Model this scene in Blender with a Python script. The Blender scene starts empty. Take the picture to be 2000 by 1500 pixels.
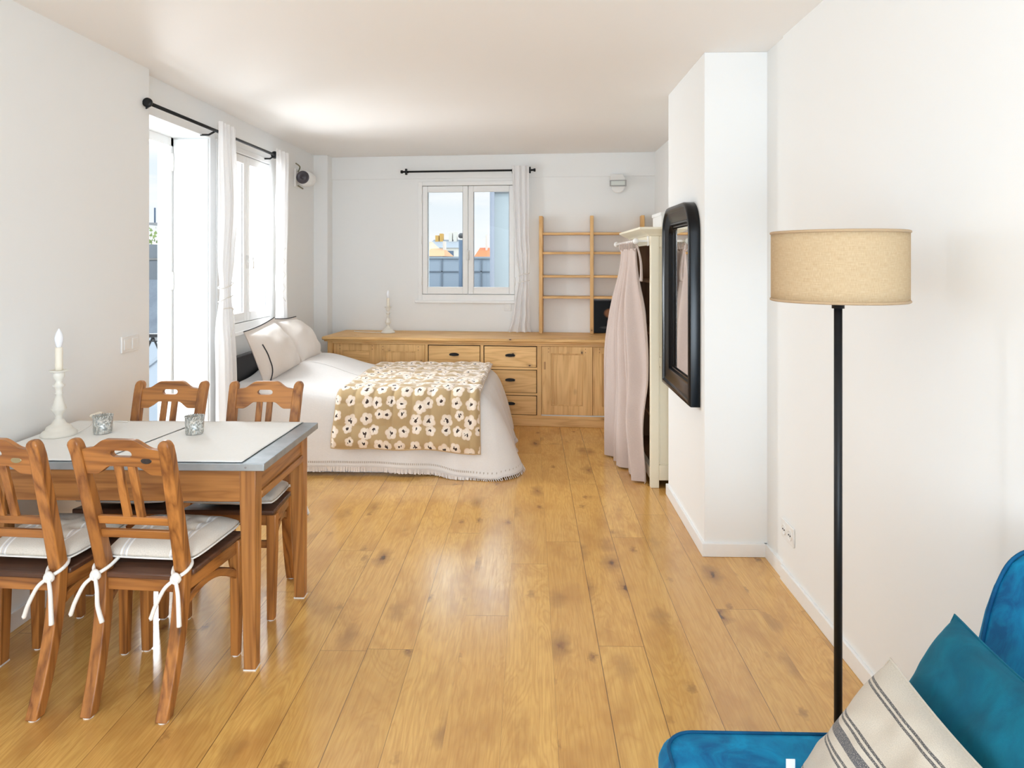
import bpy, bmesh, math, random
from mathutils import Vector, Matrix, noise as mnoise

C = bpy.context.scene.collection
SC = bpy.context.scene
PI = math.pi
R = math.radians

# ------------------------------------------------------------------ camera
cam_d = bpy.data.cameras.new('camera'); cam = bpy.data.objects.new('camera', cam_d); C.objects.link(cam)
cam.location = (0, 0, 1.5)
cam.rotation_euler = (PI/2, 0, math.atan(35/1350))
cam_d.sensor_fit = 'HORIZONTAL'; cam_d.sensor_width = 36; cam_d.lens = 36*1350/2000
cam_d.shift_y = (508-750)/2000
cam_d.clip_start = 0.05; cam_d.clip_end = 500
SC.camera = cam

# ------------------------------------------------------------------ view + sky + lights
SC.view_settings.view_transform = 'Standard'; SC.view_settings.look = 'None'
SC.view_settings.exposure = 0.09; SC.view_settings.gamma = 1.0
SC.view_settings.use_curve_mapping = False
SC.cycles.max_bounces = 10; SC.cycles.diffuse_bounces = 7; SC.cycles.glossy_bounces = 4
SC.cycles.transparent_max_bounces = 12; SC.cycles.sample_clamp_indirect = 6.0
SC.cycles.caustics_reflective = False; SC.cycles.caustics_refractive = False

W = bpy.data.worlds.new('sky'); SC.world = W; W.use_nodes = True
wt = W.node_tree; wt.nodes.clear()
def wn(t): return wt.nodes.new(t)
tc = wn('ShaderNodeTexCoord'); sp = wn('ShaderNodeSeparateXYZ'); wt.links.new(tc.outputs['Generated'], sp.inputs[0])
cr = wn('ShaderNodeValToRGB'); wt.links.new(sp.outputs[2], cr.inputs[0])
cr.color_ramp.elements[0].position = 0.0; cr.color_ramp.elements[0].color = (0.93, 0.95, 0.97, 1)
cr.color_ramp.elements[1].position = 0.35; cr.color_ramp.elements[1].color = (0.66, 0.82, 0.93, 1)
e = cr.color_ramp.elements.new(0.09); e.color = (0.80, 0.88, 0.94, 1)
mp = wn('ShaderNodeMapping'); mp.inputs['Scale'].default_value = (2.0, 2.0, 14.0); wt.links.new(tc.outputs['Generated'], mp.inputs[0])
nz = wn('ShaderNodeTexNoise'); nz.inputs['Scale'].default_value = 2.2; nz.inputs['Detail'].default_value = 5; wt.links.new(mp.outputs[0], nz.inputs[0])
cr2 = wn('ShaderNodeValToRGB'); cr2.color_ramp.elements[0].position = .45; cr2.color_ramp.elements[1].position = .7
wt.links.new(nz.outputs[0], cr2.inputs[0])
mx = wn('ShaderNodeMix'); mx.data_type = 'RGBA'; wt.links.new(cr2.outputs[0], mx.inputs[0]); wt.links.new(cr.outputs[0], mx.inputs[6]); mx.inputs[7].default_value = (0.95, 0.96, 0.97, 1)
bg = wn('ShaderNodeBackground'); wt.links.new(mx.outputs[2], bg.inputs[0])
# overcast-bright upper sky, paler haze near the horizon
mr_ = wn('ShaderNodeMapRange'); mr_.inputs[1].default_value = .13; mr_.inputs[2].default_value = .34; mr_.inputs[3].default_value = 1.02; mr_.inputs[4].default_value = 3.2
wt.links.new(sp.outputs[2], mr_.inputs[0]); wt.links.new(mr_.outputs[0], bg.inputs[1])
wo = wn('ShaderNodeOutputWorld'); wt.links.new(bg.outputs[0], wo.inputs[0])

def area(name, loc, rot, sx, sy, power, col=(1, 1, 1)):
    l = bpy.data.lights.new(name, 'AREA'); l.shape = 'RECTANGLE'; l.size = sx; l.size_y = sy; l.energy = power; l.color = col
    o = bpy.data.objects.new(name, l); C.objects.link(o); o.location = loc; o.rotation_euler = rot
    return o
sun_d = bpy.data.lights.new('sun', 'SUN'); sun_d.energy = 1.4; sun_d.angle = R(1.0); sun_d.color = (1, .95, .87)
sun = bpy.data.objects.new('sun', sun_d); C.objects.link(sun); sun.rotation_euler = (R(48), 0, R(62)); sun.location = (10, -8, 12)
# fill lamps added behind the camera; daylight lamps outside balcony door and bed window
area('rear_fill', (-0.35, -3.05, 1.45), (R(97), 0, 0), 2.9, 1.9, 70, (.68, .85, 1.0))  # added fill in the unseen rear opening, brightens the whole room
area('rear_fill_upward', (0.1, -1.2, .9), (R(118), 0, 0), 1.6, 1.0, 64, (.74, .88, 1.0))  # added upward fill for ceiling and back wall, no fixture
area('left_fill', (-2.02, -0.9, 1.45), (R(90), 0, R(-90)), 2.2, 1.5, 12, (.75, .88, 1.0))  # added side fill before the windowless left wall, out of view
area('balcony_door_daylight', (-3.25, 4.15, 1.45), (R(90), 0, R(-90)), 1.3, 2.3, 18, (.84, .93, 1.0))
area('bed_window_daylight', (-2.95, 5.25, 1.9), (R(80), 0, R(-90)), 1.0, 1.3, 120, (.92, .96, 1.0))

# ------------------------------------------------------------------ mesh helpers
class MB:
    def __init__(s): s.v = []; s.f = []; s.uv = {}
    def add(s, vs, fs):
        b = len(s.v); s.v += [tuple(v) for v in vs]; s.f += [tuple(i+b for i in f) for f in fs]; return b
    def box(s, x0, x1, y0, y1, z0, z1):
        s.add([(x0,y0,z0),(x1,y0,z0),(x1,y1,z0),(x0,y1,z0),(x0,y0,z1),(x1,y0,z1),(x1,y1,z1),(x0,y1,z1)],
              [(0,3,2,1),(4,5,6,7),(0,1,5,4),(1,2,6,5),(2,3,7,6),(3,0,4,7)]); return s
    def loft(s, secs):            # secs: (cx, cy, z, w, d) rectangles
        n = len(secs); vs = []
        for cx, cy, z, w, d in secs:
            vs += [(cx-w/2,cy-d/2,z),(cx+w/2,cy-d/2,z),(cx+w/2,cy+d/2,z),(cx-w/2,cy+d/2,z)]
        fs = [(3,2,1,0)]
        for i in range(n-1):
            a = 4*i
            for k in range(4): fs.append((a+k, a+(k+1)%4, a+4+(k+1)%4, a+4+k))
        a = 4*(n-1); fs.append((a,a+1,a+2,a+3)); s.add(vs, fs); return s
    def lathe(s, prof, seg=32, c=(0,0,0), cap=True):
        vs = []; fs = []; n = len(prof)
        for r, z in prof:
            for k in range(seg):
                a = 2*PI*k/seg; vs.append((c[0]+r*math.cos(a), c[1]+r*math.sin(a), c[2]+z))
        for i in range(n-1):
            for k in range(seg):
                fs.append((i*seg+k, i*seg+(k+1)%seg, (i+1)*seg+(k+1)%seg, (i+1)*seg+k))
        if cap:
            fs.append(tuple(range(seg-1, -1, -1))); fs.append(tuple(range((n-1)*seg, n*seg)))
        s.add(vs, fs); return s
    def tube(s, pts, r, seg=10, smooth=0, closed=False):
        pts = [Vector(p) for p in pts]
        if smooth: pts = catmull(pts, smooth, closed)
        n = len(pts); rr = r if isinstance(r, (list, tuple)) else None
        vs = []; fs = []; up = None
        for i, p in enumerate(pts):
            if closed: t = pts[(i+1)%n]-pts[i-1]
            else: t = pts[min(i+1,n-1)]-pts[max(i-1,0)]
            t.normalize()
            if up is None:
                up = Vector((0,0,1)) if abs(t.z) < .9 else Vector((1,0,0))
            up = (up - t*up.dot(t)); up.normalize(); sd = t.cross(up)
            q = r if rr is None else (rr[0]+(rr[-1]-rr[0])*i/(n-1) if len(rr) == 2 else rr[min(i, len(rr)-1)])
            for k in range(seg):
                a = 2*PI*k/seg; vs.append(p+up*q*math.cos(a)+sd*q*math.sin(a))
        m = n if closed else n-1
        for i in range(m):
            j = (i+1)%n
            for k in range(seg): fs.append((i*seg+k, i*seg+(k+1)%seg, j*seg+(k+1)%seg, j*seg+k))
        if not closed:
            fs.append(tuple(range(seg-1,-1,-1))); fs.append(tuple(range((n-1)*seg, n*seg)))
        s.add(vs, fs); return s
    def grid(s, nu, nv, fn, closed_u=False):
        b = len(s.v); vs = []; fs = []
        for j in range(nv+1):
            for i in range(nu+1):
                vs.append(tuple(fn(i/nu, j/nv)))
        for j in range(nv):
            for i in range(nu):
                a = j*(nu+1)+i; fs.append((a, a+1, a+nu+2, a+nu+1))
        for j in range(nv+1):
            for i in range(nu+1): s.uv[b+j*(nu+1)+i] = (i/nu, j/nv)
        s.add(vs, fs); return s
    def extr(s, outer, holes, t, mapf):   # plate: 2D outline with holes, thickness t, mapf(a,b,c)->xyz
        bm = bmesh.new(); loops = []
        for L in [outer]+holes:
            vv = [bm.verts.new((a, b, 0)) for a, b in L]; loops.append(vv)
            for i in range(len(vv)): bm.edges.new((vv[i], vv[(i+1)%len(vv)]))
        bmesh.ops.triangle_fill(bm, use_beauty=True, edges=bm.edges[:], use_dissolve=False)
        bm.verts.index_update()
        base = [(v.co.x, v.co.y) for v in bm.verts]; n = len(base)
        fs = []
        for f in bm.faces:
            id_ = [v.index for v in f.verts]
            if f.normal.z < 0: id_.reverse()
            fs.append(tuple(id_)); fs.append(tuple(i+n for i in reversed(id_)))
        for vv in loops:
            for i in range(len(vv)):
                a, b = vv[i].index, vv[(i+1)%len(vv)].index; fs.append((a, b, b+n, a+n))
        bm.free()
        s.add([mapf(a, b, 0) for a, b in base]+[mapf(a, b, t) for a, b in base], fs); return s
    def xf(s, fn): s.v = [tuple(fn(*v)) for v in s.v]; return s
    def build(s, name, mat, parent=None, smooth=False, bevel=0, subsurf=0, solid=0, loc=None, recalc=True, bseg=2, angle=None):
        me = bpy.data.meshes.new(name); me.from_pydata(s.v, [], s.f)
        if s.uv:
            ul = me.uv_layers.new(name='UVMap')
            for lp in me.loops: ul.data[lp.index].uv = s.uv.get(lp.vertex_index, (0, 0))
        if recalc:
            bm = bmesh.new(); bm.from_mesh(me); bmesh.ops.recalc_face_normals(bm, faces=bm.faces[:]); bm.to_mesh(me); bm.free()
        me.materials.append(mat)
        o = bpy.data.objects.new(name, me); C.objects.link(o)
        if parent: o.parent = parent
        if loc: o.location = loc
        if solid: m = o.modifiers.new('solid', 'SOLIDIFY'); m.thickness = solid; m.offset = 0
        if bevel:
            m = o.modifiers.new('bevel', 'BEVEL'); m.width = bevel; m.segments = bseg; m.limit_method = 'ANGLE'; m.angle_limit = R(35)
        if subsurf: m = o.modifiers.new('sub', 'SUBSURF'); m.levels = subsurf; m.render_levels = subsurf
        if smooth or bevel or subsurf:
            for p in me.polygons: p.use_smooth = True
            if not subsurf and not smooth:
                try: me.set_sharp_from_angle(angle=R(angle or 40))
                except Exception: pass
        return o

def catmull(pts, k, closed=False):
    out = []; n = len(pts)
    rng = range(n) if closed else range(n-1)
    for i in rng:
        g = (lambda j: pts[j % n]) if closed else (lambda j: pts[max(0, min(n-1, j))])
        p0, p1, p2, p3 = g(i-1), g(i), g(i+1), g(i+2)
        for q in range(k):
            t = q/k
            out.append(.5*((2*p1)+(p2-p0)*t+(2*p0-5*p1+4*p2-p3)*t*t+(3*p1-3*p2+p3-p0)*t**3))
    if not closed: out.append(pts[-1])
    return out

def tag(o, label=None, cat=None, group=None, kind=None):
    if label: o['label'] = label
    if cat: o['category'] = cat
    if group: o['group'] = group
    if kind: o['kind'] = kind
    return o
def thing(name, label, cat, loc=(0,0,0), rz=0, group=None, kind=None):
    o = bpy.data.objects.new(name, None); C.objects.link(o); o.empty_display_size = .1
    o.location = loc; o.rotation_euler = (0, 0, rz)
    return tag(o, label, cat, group, kind)
def struct(o, label=None): return tag(o, label, None, None, 'structure')
def dup(root, loc, rz, label):
    r = root.copy(); C.objects.link(r); r.location = loc; r.rotation_euler = (0, 0, rz); r['label'] = label
    for ch in list(root.children):
        c = ch.copy(); C.objects.link(c); c.parent = r
        for g in list(ch.children):
            d = g.copy(); C.objects.link(d); d.parent = c
    return r
def ss(a, b, x):
    t = max(0, min(1, (x-a)/(b-a))); return t*t*(3-2*t)
def nz3(x, y, z): return mnoise.noise(Vector((x, y, z)))

# ------------------------------------------------------------------ materials
class NT:
    def __init__(s, name, rough=.6, base=(.8,.8,.8), metal=0, spec=.5):
        s.m = bpy.data.materials.new(name); s.m.use_nodes = True; s.t = s.m.node_tree
        s.b = s.t.nodes['Principled BSDF']; s.b.inputs['Base Color'].default_value = (*base, 1)
        s.b.inputs['Roughness'].default_value = rough; s.b.inputs['Metallic'].default_value = metal
        s.b.inputs['Specular IOR Level'].default_value = spec
    def put(s, sock, v):
        if isinstance(v, bpy.types.NodeSocket): s.t.links.new(v, sock)
        elif isinstance(v, (tuple, list)) and len(v) == 3 and sock.type == 'RGBA': sock.default_value = (*v, 1)
        else: sock.default_value = v
    def node(s, ty, ins={}, out=0, **pr):
        n = s.t.nodes.new(ty)
        for k, v in pr.items(): setattr(n, k, v)
        for k, v in ins.items(): s.put(n.inputs[k], v)
        return n.outputs[out]
    def M(s, op, a, b=0.0, c=0.0): return s.node('ShaderNodeMath', {0: a, 1: b, 2: c}, operation=op)
    def coord(s, k='Object'): return s.node('ShaderNodeTexCoord', out=['Generated','Normal','UV','Object'].index(k))
    def mapping(s, v, scale=(1,1,1), loc=(0,0,0), rot=(0,0,0)): return s.node('ShaderNodeMapping', {0: v, 'Scale': scale, 'Location': loc, 'Rotation': rot})
    def sep(s, v):
        n = s.t.nodes.new('ShaderNodeSeparateXYZ'); s.put(n.inputs[0], v); return n.outputs
    def comb(s, x, y, z=0.0): return s.node('ShaderNodeCombineXYZ', {0: x, 1: y, 2: z})
    def noise(s, v, scale=5, detail=3, rough=.5, dist=0): return s.node('ShaderNodeTexNoise', {'Vector': v, 'Scale': scale, 'Detail': detail, 'Roughness': rough, 'Distortion': dist})
    def ramp(s, f, stops):
        n = s.t.nodes.new('ShaderNodeValToRGB'); s.put(n.inputs[0], f); r = n.color_ramp
        while len(r.elements) < len(stops): r.elements.new(.5)
        for e, (p, c) in zip(r.elements, stops):
            e.position = p; e.color = (*c, 1) if isinstance(c, tuple) else (c, c, c, 1)
        return n.outputs[0]
    def mix(s, f, a, b, mode='MIX'):
        n = s.t.nodes.new('ShaderNodeMix'); n.data_type = 'RGBA'; n.blend_type = mode
        s.put(n.inputs[0], f); s.put(n.inputs[6], a); s.put(n.inputs[7], b); return n.outputs[2]
    def bump(s, h, strength=.2, dist=.002):
        s.t.links.new(s.node('ShaderNodeBump', {'Height': h, 'Strength': strength, 'Distance': dist}), s.b.inputs['Normal'])
    def set(s, k, v): s.put(s.b.inputs[k], v); return s

def plain(name, base, rough=.6, metal=0, nb=0, nscale=40, spec=.5, coat=0):
    n = NT(name, rough, base, metal, spec)
    c = n.coord(); f = n.noise(c, nscale, 3)
    n.set('Base Color', n.mix(n.M('MULTIPLY', f, .5), base, tuple(x*.93 for x in base)))
    if nb: n.bump(f, nb, .002)
    if coat: n.set('Coat Weight', coat); n.set('Coat Roughness', .15)
    return n.m

def wood(name, light, dark, axis='x', rough=.45, knots=.35, knotcol=(.07,.025,.01), grain=1.0, kscale=5.0, coat=0.0):
    n = NT(name, rough)
    c = n.coord(); rnd = n.node('ShaderNodeObjectInfo', out=5)
    off = n.comb(n.M('MULTIPLY', rnd, 7.3), n.M('MULTIPLY', rnd, 3.1), n.M('MULTIPLY', rnd, 5.7))
    c = n.node('ShaderNodeVectorMath', {0: c, 1: off}, operation='ADD')
    i = 'xyz'.index(axis); sc = [11.0*grain]*3; sc[i] = 1.1*grain
    warp = n.noise(n.mapping(c, tuple(sc)), .6, 3, .5, .4)
    fine = [70.0]*3; fine[i] = 2.2
    ff = n.noise(n.mapping(c, tuple(fine)), 1.2, 3, .6)
    rings = n.M('FRACT', n.M('MULTIPLY', warp, 9.0))
    rings = n.M('ABSOLUTE', n.M('SUBTRACT', rings, .5))
    t = n.M('ADD', n.M('MULTIPLY', n.M('POWER', n.M('MULTIPLY', rings, 2.0), 1.5), .75), n.M('MULTIPLY', n.M('SUBTRACT', ff, .5), 1.3))
    col = n.mix(t, light, dark)
    big = n.noise(n.mapping(c, tuple(2.2 if k != i else .8 for k in range(3))), 1.4, 2)
    col = n.mix(n.M('MULTIPLY', n.M('SUBTRACT', big, .35), 1.1), col, tuple(a*.62 for a in dark), 'MIX')
    if knots:
        ks = [1.0]*3; ks[i] = .62
        vm = n.mapping(c, tuple(k*kscale for k in ks))
        vd = n.node('ShaderNodeTexVoronoi', {'Vector': vm, 'Scale': 1.0}, out=0)
        vc = n.node('ShaderNodeTexVoronoi', {'Vector': vm, 'Scale': 1.0}, out=1)
        pick = n.M('GREATER_THAN', n.sep(vc)[0], 1-knots)
        halo = n.node('ShaderNodeMapRange', {0: vd, 1: .05, 2: .22, 3: .55, 4: 0.0})
        core = n.node('ShaderNodeMapRange', {0: vd, 1: .045, 2: .075, 3: 1.0, 4: 0.0})
        col = n.mix(n.M('MULTIPLY', halo, pick), col, tuple(a*.55 for a in dark))
        col = n.mix(n.M('MULTIPLY', core, pick), col, knotcol)
    n.set('Base Color', col); n.bump(t, .12, .001)
    n.set('Roughness', n.M('ADD', n.M('MULTIPLY', ff, .25), rough-.12))
    if coat: n.set('Coat Weight', coat); n.set('Coat Roughness', .2)
    return n.m

def fabric(name, base, var=.06, weave=900, sheen=.3, rough=.9, bump=.25, uv=False, wr=0, trans=0):
    n = NT(name, rough, base, 0, .2)
    c = n.coord('UV' if uv else 'Object')
    w = n.noise(n.mapping(c, (weave, weave*.25, weave)), 1, 2)
    w2 = n.noise(n.mapping(c, (weave*.25, weave, weave)), 1, 2)
    h = n.M('ADD', w, w2)
    lo = n.noise(c, 6, 3)
    f = n.M('MULTIPLY', n.M('SUBTRACT', n.M('ADD', h, lo), 1.1), 1.0)
    n.set('Base Color', n.mix(f, base, tuple(a*(1-var*2.2) for a in base)))
    hh = h
    if wr: hh = n.M('ADD', n.M('MULTIPLY', h, .2), n.M('MULTIPLY', n.noise(c, wr, 4, .55, 1.2), 3.0))
    n.bump(hh, bump, .004 if wr else .0015)
    n.set('Sheen Weight', sheen); n.set('Sheen Roughness', .5)
    if trans:
        out = n.t.nodes['Material Output']; tr = n.t.nodes.new('ShaderNodeBsdfTranslucent'); tr.inputs[0].default_value = (*base, 1)
        ms = n.t.nodes.new('ShaderNodeMixShader'); ms.inputs[0].default_value = trans
        n.t.links.new(n.b.outputs[0], ms.inputs[1]); n.t.links.new(tr.outputs[0], ms.inputs[2]); n.t.links.new(ms.outputs[0], out.inputs[0])
    return n.m

def mat_wall(name, base, rough=.85):
    n = NT(name, rough, base, 0, .3); c = n.coord(); f = n.noise(c, 120, 3); g = n.noise(c, 1.3, 2)
    n.set('Base Color', n.mix(n.M('MULTIPLY', g, .6), base, tuple(a*.975 for a in base))); n.bump(f, .05, .001); return n.m

def mat_floor():
    n = NT('oak_planks', .32)
    PW, PL = .1785, 1.95
    x, y, z = n.sep(n.coord())
    sx = n.M('DIVIDE', n.M('SUBTRACT', x, .087), PW); ix = n.M('FLOOR', sx); fx = n.M('FRACT', sx)
    rx = n.node('ShaderNodeTexWhiteNoise', {'W': n.M('ADD', ix, 17.3)}, out=0, noise_dimensions='1D')
    sy = n.M('DIVIDE', n.M('ADD', y, n.M('MULTIPLY', rx, 9.1)), PL); iy = n.M('FLOOR', sy); fy = n.M('FRACT', sy)
    idn = n.node('ShaderNodeTexWhiteNoise', {'Vector': n.comb(n.M('ADD', ix, .5), n.M('ADD', iy, .5), 3.0)}, out=1, noise_dimensions='3D')
    i1, i2, i3 = n.sep(idn)
    gx = n.M('ADD', x, n.M('MULTIPLY', i1, 13.0)); gy = n.M('ADD', y, n.M('MULTIPLY', i2, 31.0))
    v = n.comb(gx, gy, 0.0)
    warp = n.noise(n.mapping(v, (6.5, .95, 1)), 1.0, 4, .55, .8)
    rings = n.M('ABSOLUTE', n.M('SUBTRACT', n.M('FRACT', n.M('MULTIPLY', warp, 15.0)), .5))
    fine = n.noise(n.mapping(v, (150, 4.5, 1)), 1.0, 4, .65)
    blot = n.noise(n.mapping(v, (5, 2.4, 1)), 1.0, 3, .6)
    tone = n.mix(i3, (.78, .45, .13), (.61, .33, .09))
    tone = n.mix(n.M('MULTIPLY', i1, .35), tone, (.86, .55, .165))
    col = n.mix(n.M('MULTIPLY', n.M('POWER', rings, 1.6), 1.3), tone, (.50, .24, .06))
    col = n.mix(n.M('MULTIPLY', n.M('SUBTRACT', fine, .42), 1.5), col, (.40, .175, .042))
    col = n.mix(n.node('ShaderNodeMapRange', {0: blot, 1: .50, 2: .74, 3: 0.0, 4: .75}), col, (.44, .20, .052))
    vm = n.mapping(n.node('ShaderNodeVectorMath', {0: v, 1: n.node('ShaderNodeVectorMath', {0: n.node('ShaderNodeTexNoise', {'Vector': v, 'Scale': 16.0, 'Detail': 2.0}, out=1), 3: .07}, operation='SCALE')}, operation='ADD'), (6.0, 2.6, 1))
    vd = n.node('ShaderNodeTexVoronoi', {'Vector': vm, 'Scale': 1.0}, out=0)
    vc = n.sep(n.node('ShaderNodeTexVoronoi', {'Vector': vm, 'Scale': 1.0}, out=1))
    pick = n.M('GREATER_THAN', vc[0], .58)
    col = n.mix(n.M('MULTIPLY', n.node('ShaderNodeMapRange', {0: vd, 1: .04, 2: .34, 3: .85, 4: 0.0}), pick), col, (.25, .11, .04))
    col = n.mix(n.M('MULTIPLY', n.node('ShaderNodeMapRange', {0: vd, 1: .045, 2: .10, 3: .9, 4: 0.0}), pick), col, (.09, .04, .02))
    vm2 = n.mapping(n.node('ShaderNodeVectorMath', {0: v, 1: n.node('ShaderNodeVectorMath', {0: n.node('ShaderNodeTexNoise', {'Vector': v, 'Scale': 40.0, 'Detail': 3.0}, out=1), 3: .05}, operation='SCALE')}, operation='ADD'), (13, 6, 1))
    vd2 = n.node('ShaderNodeTexVoronoi', {'Vector': vm2, 'Scale': 1.0}, out=0)
    vc2 = n.sep(n.node('ShaderNodeTexVoronoi', {'Vector': vm2, 'Scale': 1.0}, out=1))
    pick2 = n.M('GREATER_THAN', vc2[1], .86)
    col = n.mix(n.M('MULTIPLY', n.node('ShaderNodeMapRange', {0: vd2, 1: .03, 2: .28, 3: .85, 4: 0.0}), pick2), col, (.20, .085, .03))
    ex = n.M('MINIMUM', fx, n.M('SUBTRACT', 1.0, fx)); ey = n.M('MINIMUM', fy, n.M('SUBTRACT', 1.0, fy))
    gxm = n.M('LESS_THAN', ex, n.M('MULTIPLY', n.M('POWER', rx, 2.0), .017)); gym = n.M('LESS_THAN', ey, .0009)
    gap = n.M('MAXIMUM', gxm, n.M('MULTIPLY', gym, .6))
    col = n.mix(n.M('MULTIPLY', gap, .8), col, (.10, .045, .02))
    n.set('Base Color', col)
    n.set('Roughness', n.M('ADD', .10, n.M('MULTIPLY', fine, .20))); n.set('Specular IOR Level', 1.0)
    n.bump(n.M('SUBTRACT', n.M('MULTIPLY', n.M('ADD', fine, n.M('MULTIPLY', rings, 1.0)), .4), n.M('MULTIPLY', gap, 2.0)), .16, .0012)
    return n.m

def mat_glass():
    m = bpy.data.materials.new('clear_glass'); m.use_nodes = True; t = m.node_tree; t.nodes.clear()
    a = t.nodes.new('ShaderNodeBsdfTransparent'); a.inputs[0].default_value = (.985, .992, .99, 1)
    g = t.nodes.new('ShaderNodeBsdfGlossy'); g.inputs['Roughness'].default_value = .02
    f = t.nodes.new('ShaderNodeLayerWeight'); f.inputs[0].default_value = .5
    p = t.nodes.new('ShaderNodeMath'); p.operation = 'POWER'; p.inputs[1].default_value = 5
    q = t.nodes.new('ShaderNodeMath'); q.operation = 'MULTIPLY_ADD'; q.inputs[1].default_value = .5; q.inputs[2].default_value = .02
    s = t.nodes.new('ShaderNodeMixShader'); o = t.nodes.new('ShaderNodeOutputMaterial')
    t.links.new(f.outputs[1], p.inputs[0]); t.links.new(p.outputs[0], q.inputs[0]); t.links.new(q.outputs[0], s.inputs[0])
    t.links.new(a.outputs[0], s.inputs[1]); t.links.new(g.outputs[0], s.inputs[2]); t.links.new(s.outputs[0], o.inputs[0])
    return m

def mat_quilt():
    n = NT('floral_quilt', .85, spec=.25)
    uv = n.coord('UV')
    v = n.mapping(uv, (11.0, 17.5, 1))
    vp = n.node('ShaderNodeTexVoronoi', {'Vector': v, 'Scale': 1.0, 'Randomness': .6}, out=2, voronoi_dimensions='2D')
    vc = n.sep(n.node('ShaderNodeTexVoronoi', {'Vector': v, 'Scale': 1.0, 'Randomness': .6}, out=1, voronoi_dimensions='2D'))
    dx, dy, _ = n.sep(n.node('ShaderNodeVectorMath', {0: v, 1: vp}, operation='SUBTRACT'))
    ang = n.M('ARCTAN2', dy, dx); r = n.M('SQRT', n.M('ADD', n.M('MULTIPLY', dx, dx), n.M('MULTIPLY', dy, dy)))
    pet = n.M('ADD', .39, n.M('MULTIPLY', n.M('ABSOLUTE', n.M('COSINE', n.M('ADD', n.M('MULTIPLY', ang, 2.5), n.M('MULTIPLY', vc[0], 6.0)))), .10))
    pet = n.M('MULTIPLY', pet, n.M('ADD', .72, n.M('MULTIPLY', vc[1], .38)))
    rel = n.M('DIVIDE', r, pet)
    fl = n.node('ShaderNodeMapRange', {0: rel, 1: .9, 2: 1.02, 3: 1.0, 4: 0.0})
    shade = n.noise(uv, 60, 3)
    base = n.mix(n.noise(uv, 9, 3), (.50, .355, .185), (.42, .29, .15))
    petal = n.mix(n.M('MULTIPLY', rel, n.M('ADD', .2, n.M('MULTIPLY', shade, .8))), (.90, .83, .73), (.72, .52, .38))
    col = n.mix(fl, base, petal)
    stem = n.M('GREATER_THAN', n.M('ADD', n.noise(uv, 85, 1, .3), n.node('ShaderNodeMapRange', {0: rel, 1: 0.0, 2: .62, 3: .27, 4: -.30})), .53)
    col = n.mix(n.M('MULTIPLY', stem, n.M('LESS_THAN', rel, .62)), col, (.055, .035, .03))
    n.set('Base Color', col); n.set('Sheen Weight', 1.0); n.set('Sheen Roughness', .3); n.set('Sheen Tint', (1, .95, .93, 1))
    n.bump(n.noise(uv, 38, 3, .6), .5, .006)
    return n.m

def mat_velvet(name, a, b):
    n = NT(name, .75, a, 0, .25); c = n.coord()
    f = n.noise(n.mapping(c, (1, 1, 1)), 9, 5, .6, 1.5); g = n.noise(c, 420, 2)
    t = n.node('ShaderNodeMapRange', {0: f, 1: .35, 2: .7, 3: 0.0, 4: 1.0})
    n.set('Base Color', n.mix(t, a, b)); n.set('Sheen Weight', .55); n.set('Sheen Roughness', .3); n.set('Sheen Tint', (*[min(1, x*2.2+.05) for x in b], 1))
    n.bump(n.M('ADD', n.M('MULTIPLY', f, 2.0), n.M('MULTIPLY', g, .3)), .25, .003)
    return n.m

def mat_stripes(name, base, bands, weave=420, axis=0):
    n = NT(name, .9, base, 0, .2); uv = n.coord('UV'); u = n.sep(uv)[axis]
    sp = n.noise(n.mapping(uv, (weave*.5, weave*.5, 1)), 1, 2)
    th = n.noise(n.mapping(uv, (weave*.3, weave*1.4, 1) if axis == 0 else (weave*1.4, weave*.3, 1)), 1, 2)
    col = n.mix(n.M('MULTIPLY', n.M('SUBTRACT', sp, .3), 1.2), base, tuple(x*.58 for x in base))
    for (c0, hw, colr, dens) in bands:
        d = n.M('ABSOLUTE', n.M('SUBTRACT', u, c0)); mk = n.M('LESS_THAN', d, hw)
        tx = n.M('GREATER_THAN', n.M('ADD', n.M('MULTIPLY', th, .5), n.M('MULTIPLY', sp, .5)), 1-dens)
        col = n.mix(n.M('MULTIPLY', mk, n.M('ADD', .35, n.M('MULTIPLY', tx, .6))), col, colr)
    n.set('Base Color', col); n.set('Sheen Weight', .2); n.bump(n.M('ADD', sp, th), .35, .0015)
    return n.m

WALL = mat_wall('white_wall_paint', (.85, .855, .85))
CEIL = mat_wall('white_ceiling_paint', (.88, .86, .84), .55)
TRIM = plain('white_gloss_trim', (.87, .87, .865), .4)
PLAST = plain('white_plastic', (.83, .82, .80), .35)
FLOOR = mat_floor()
GLASS = mat_glass()
BLACK = plain('black_metal', (.010, .010, .011), .45, spec=.3)
BLACKF = plain('black_lacquered_wood', (.003, .003, .004), .22, spec=.26)
CH = dict(light=(.50, .200, .048), dark=(.16, .048, .010))
chz = wood('honey_pine_z', axis='z', knots=.12, rough=.38, coat=.15, **CH)
chx = wood('honey_pine_x', axis='x', knots=.12, rough=.38, coat=.15, **CH)
chy = wood('honey_pine_y', axis='y', knots=.12, rough=.38, coat=.15, **CH)
SEATW = wood('dark_stained_seat_wood', (.13, .055, .030), (.06, .025, .014), 'x', .35, 0)
TB = dict(light=(.52, .225, .060), dark=(.24, .085, .020))
tbx = wood('table_pine_x', axis='x', knots=.3, rough=.4, coat=.1, **TB)
tby = wood('table_pine_y', axis='y', knots=.2, rough=.4, coat=.1, **TB)
tbz = wood('table_pine_z', axis='z', knots=.2, rough=.4, coat=.1, **TB)
PN = dict(light=(.83, .515, .215), dark=(.62, .335, .11))
pnx = wood('light_pine_x', axis='x', knots=.5, rough=.5, kscale=9, **PN)
pnz = wood('light_pine_z', axis='z', knots=.5, rough=.5, kscale=9, **PN)
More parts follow.
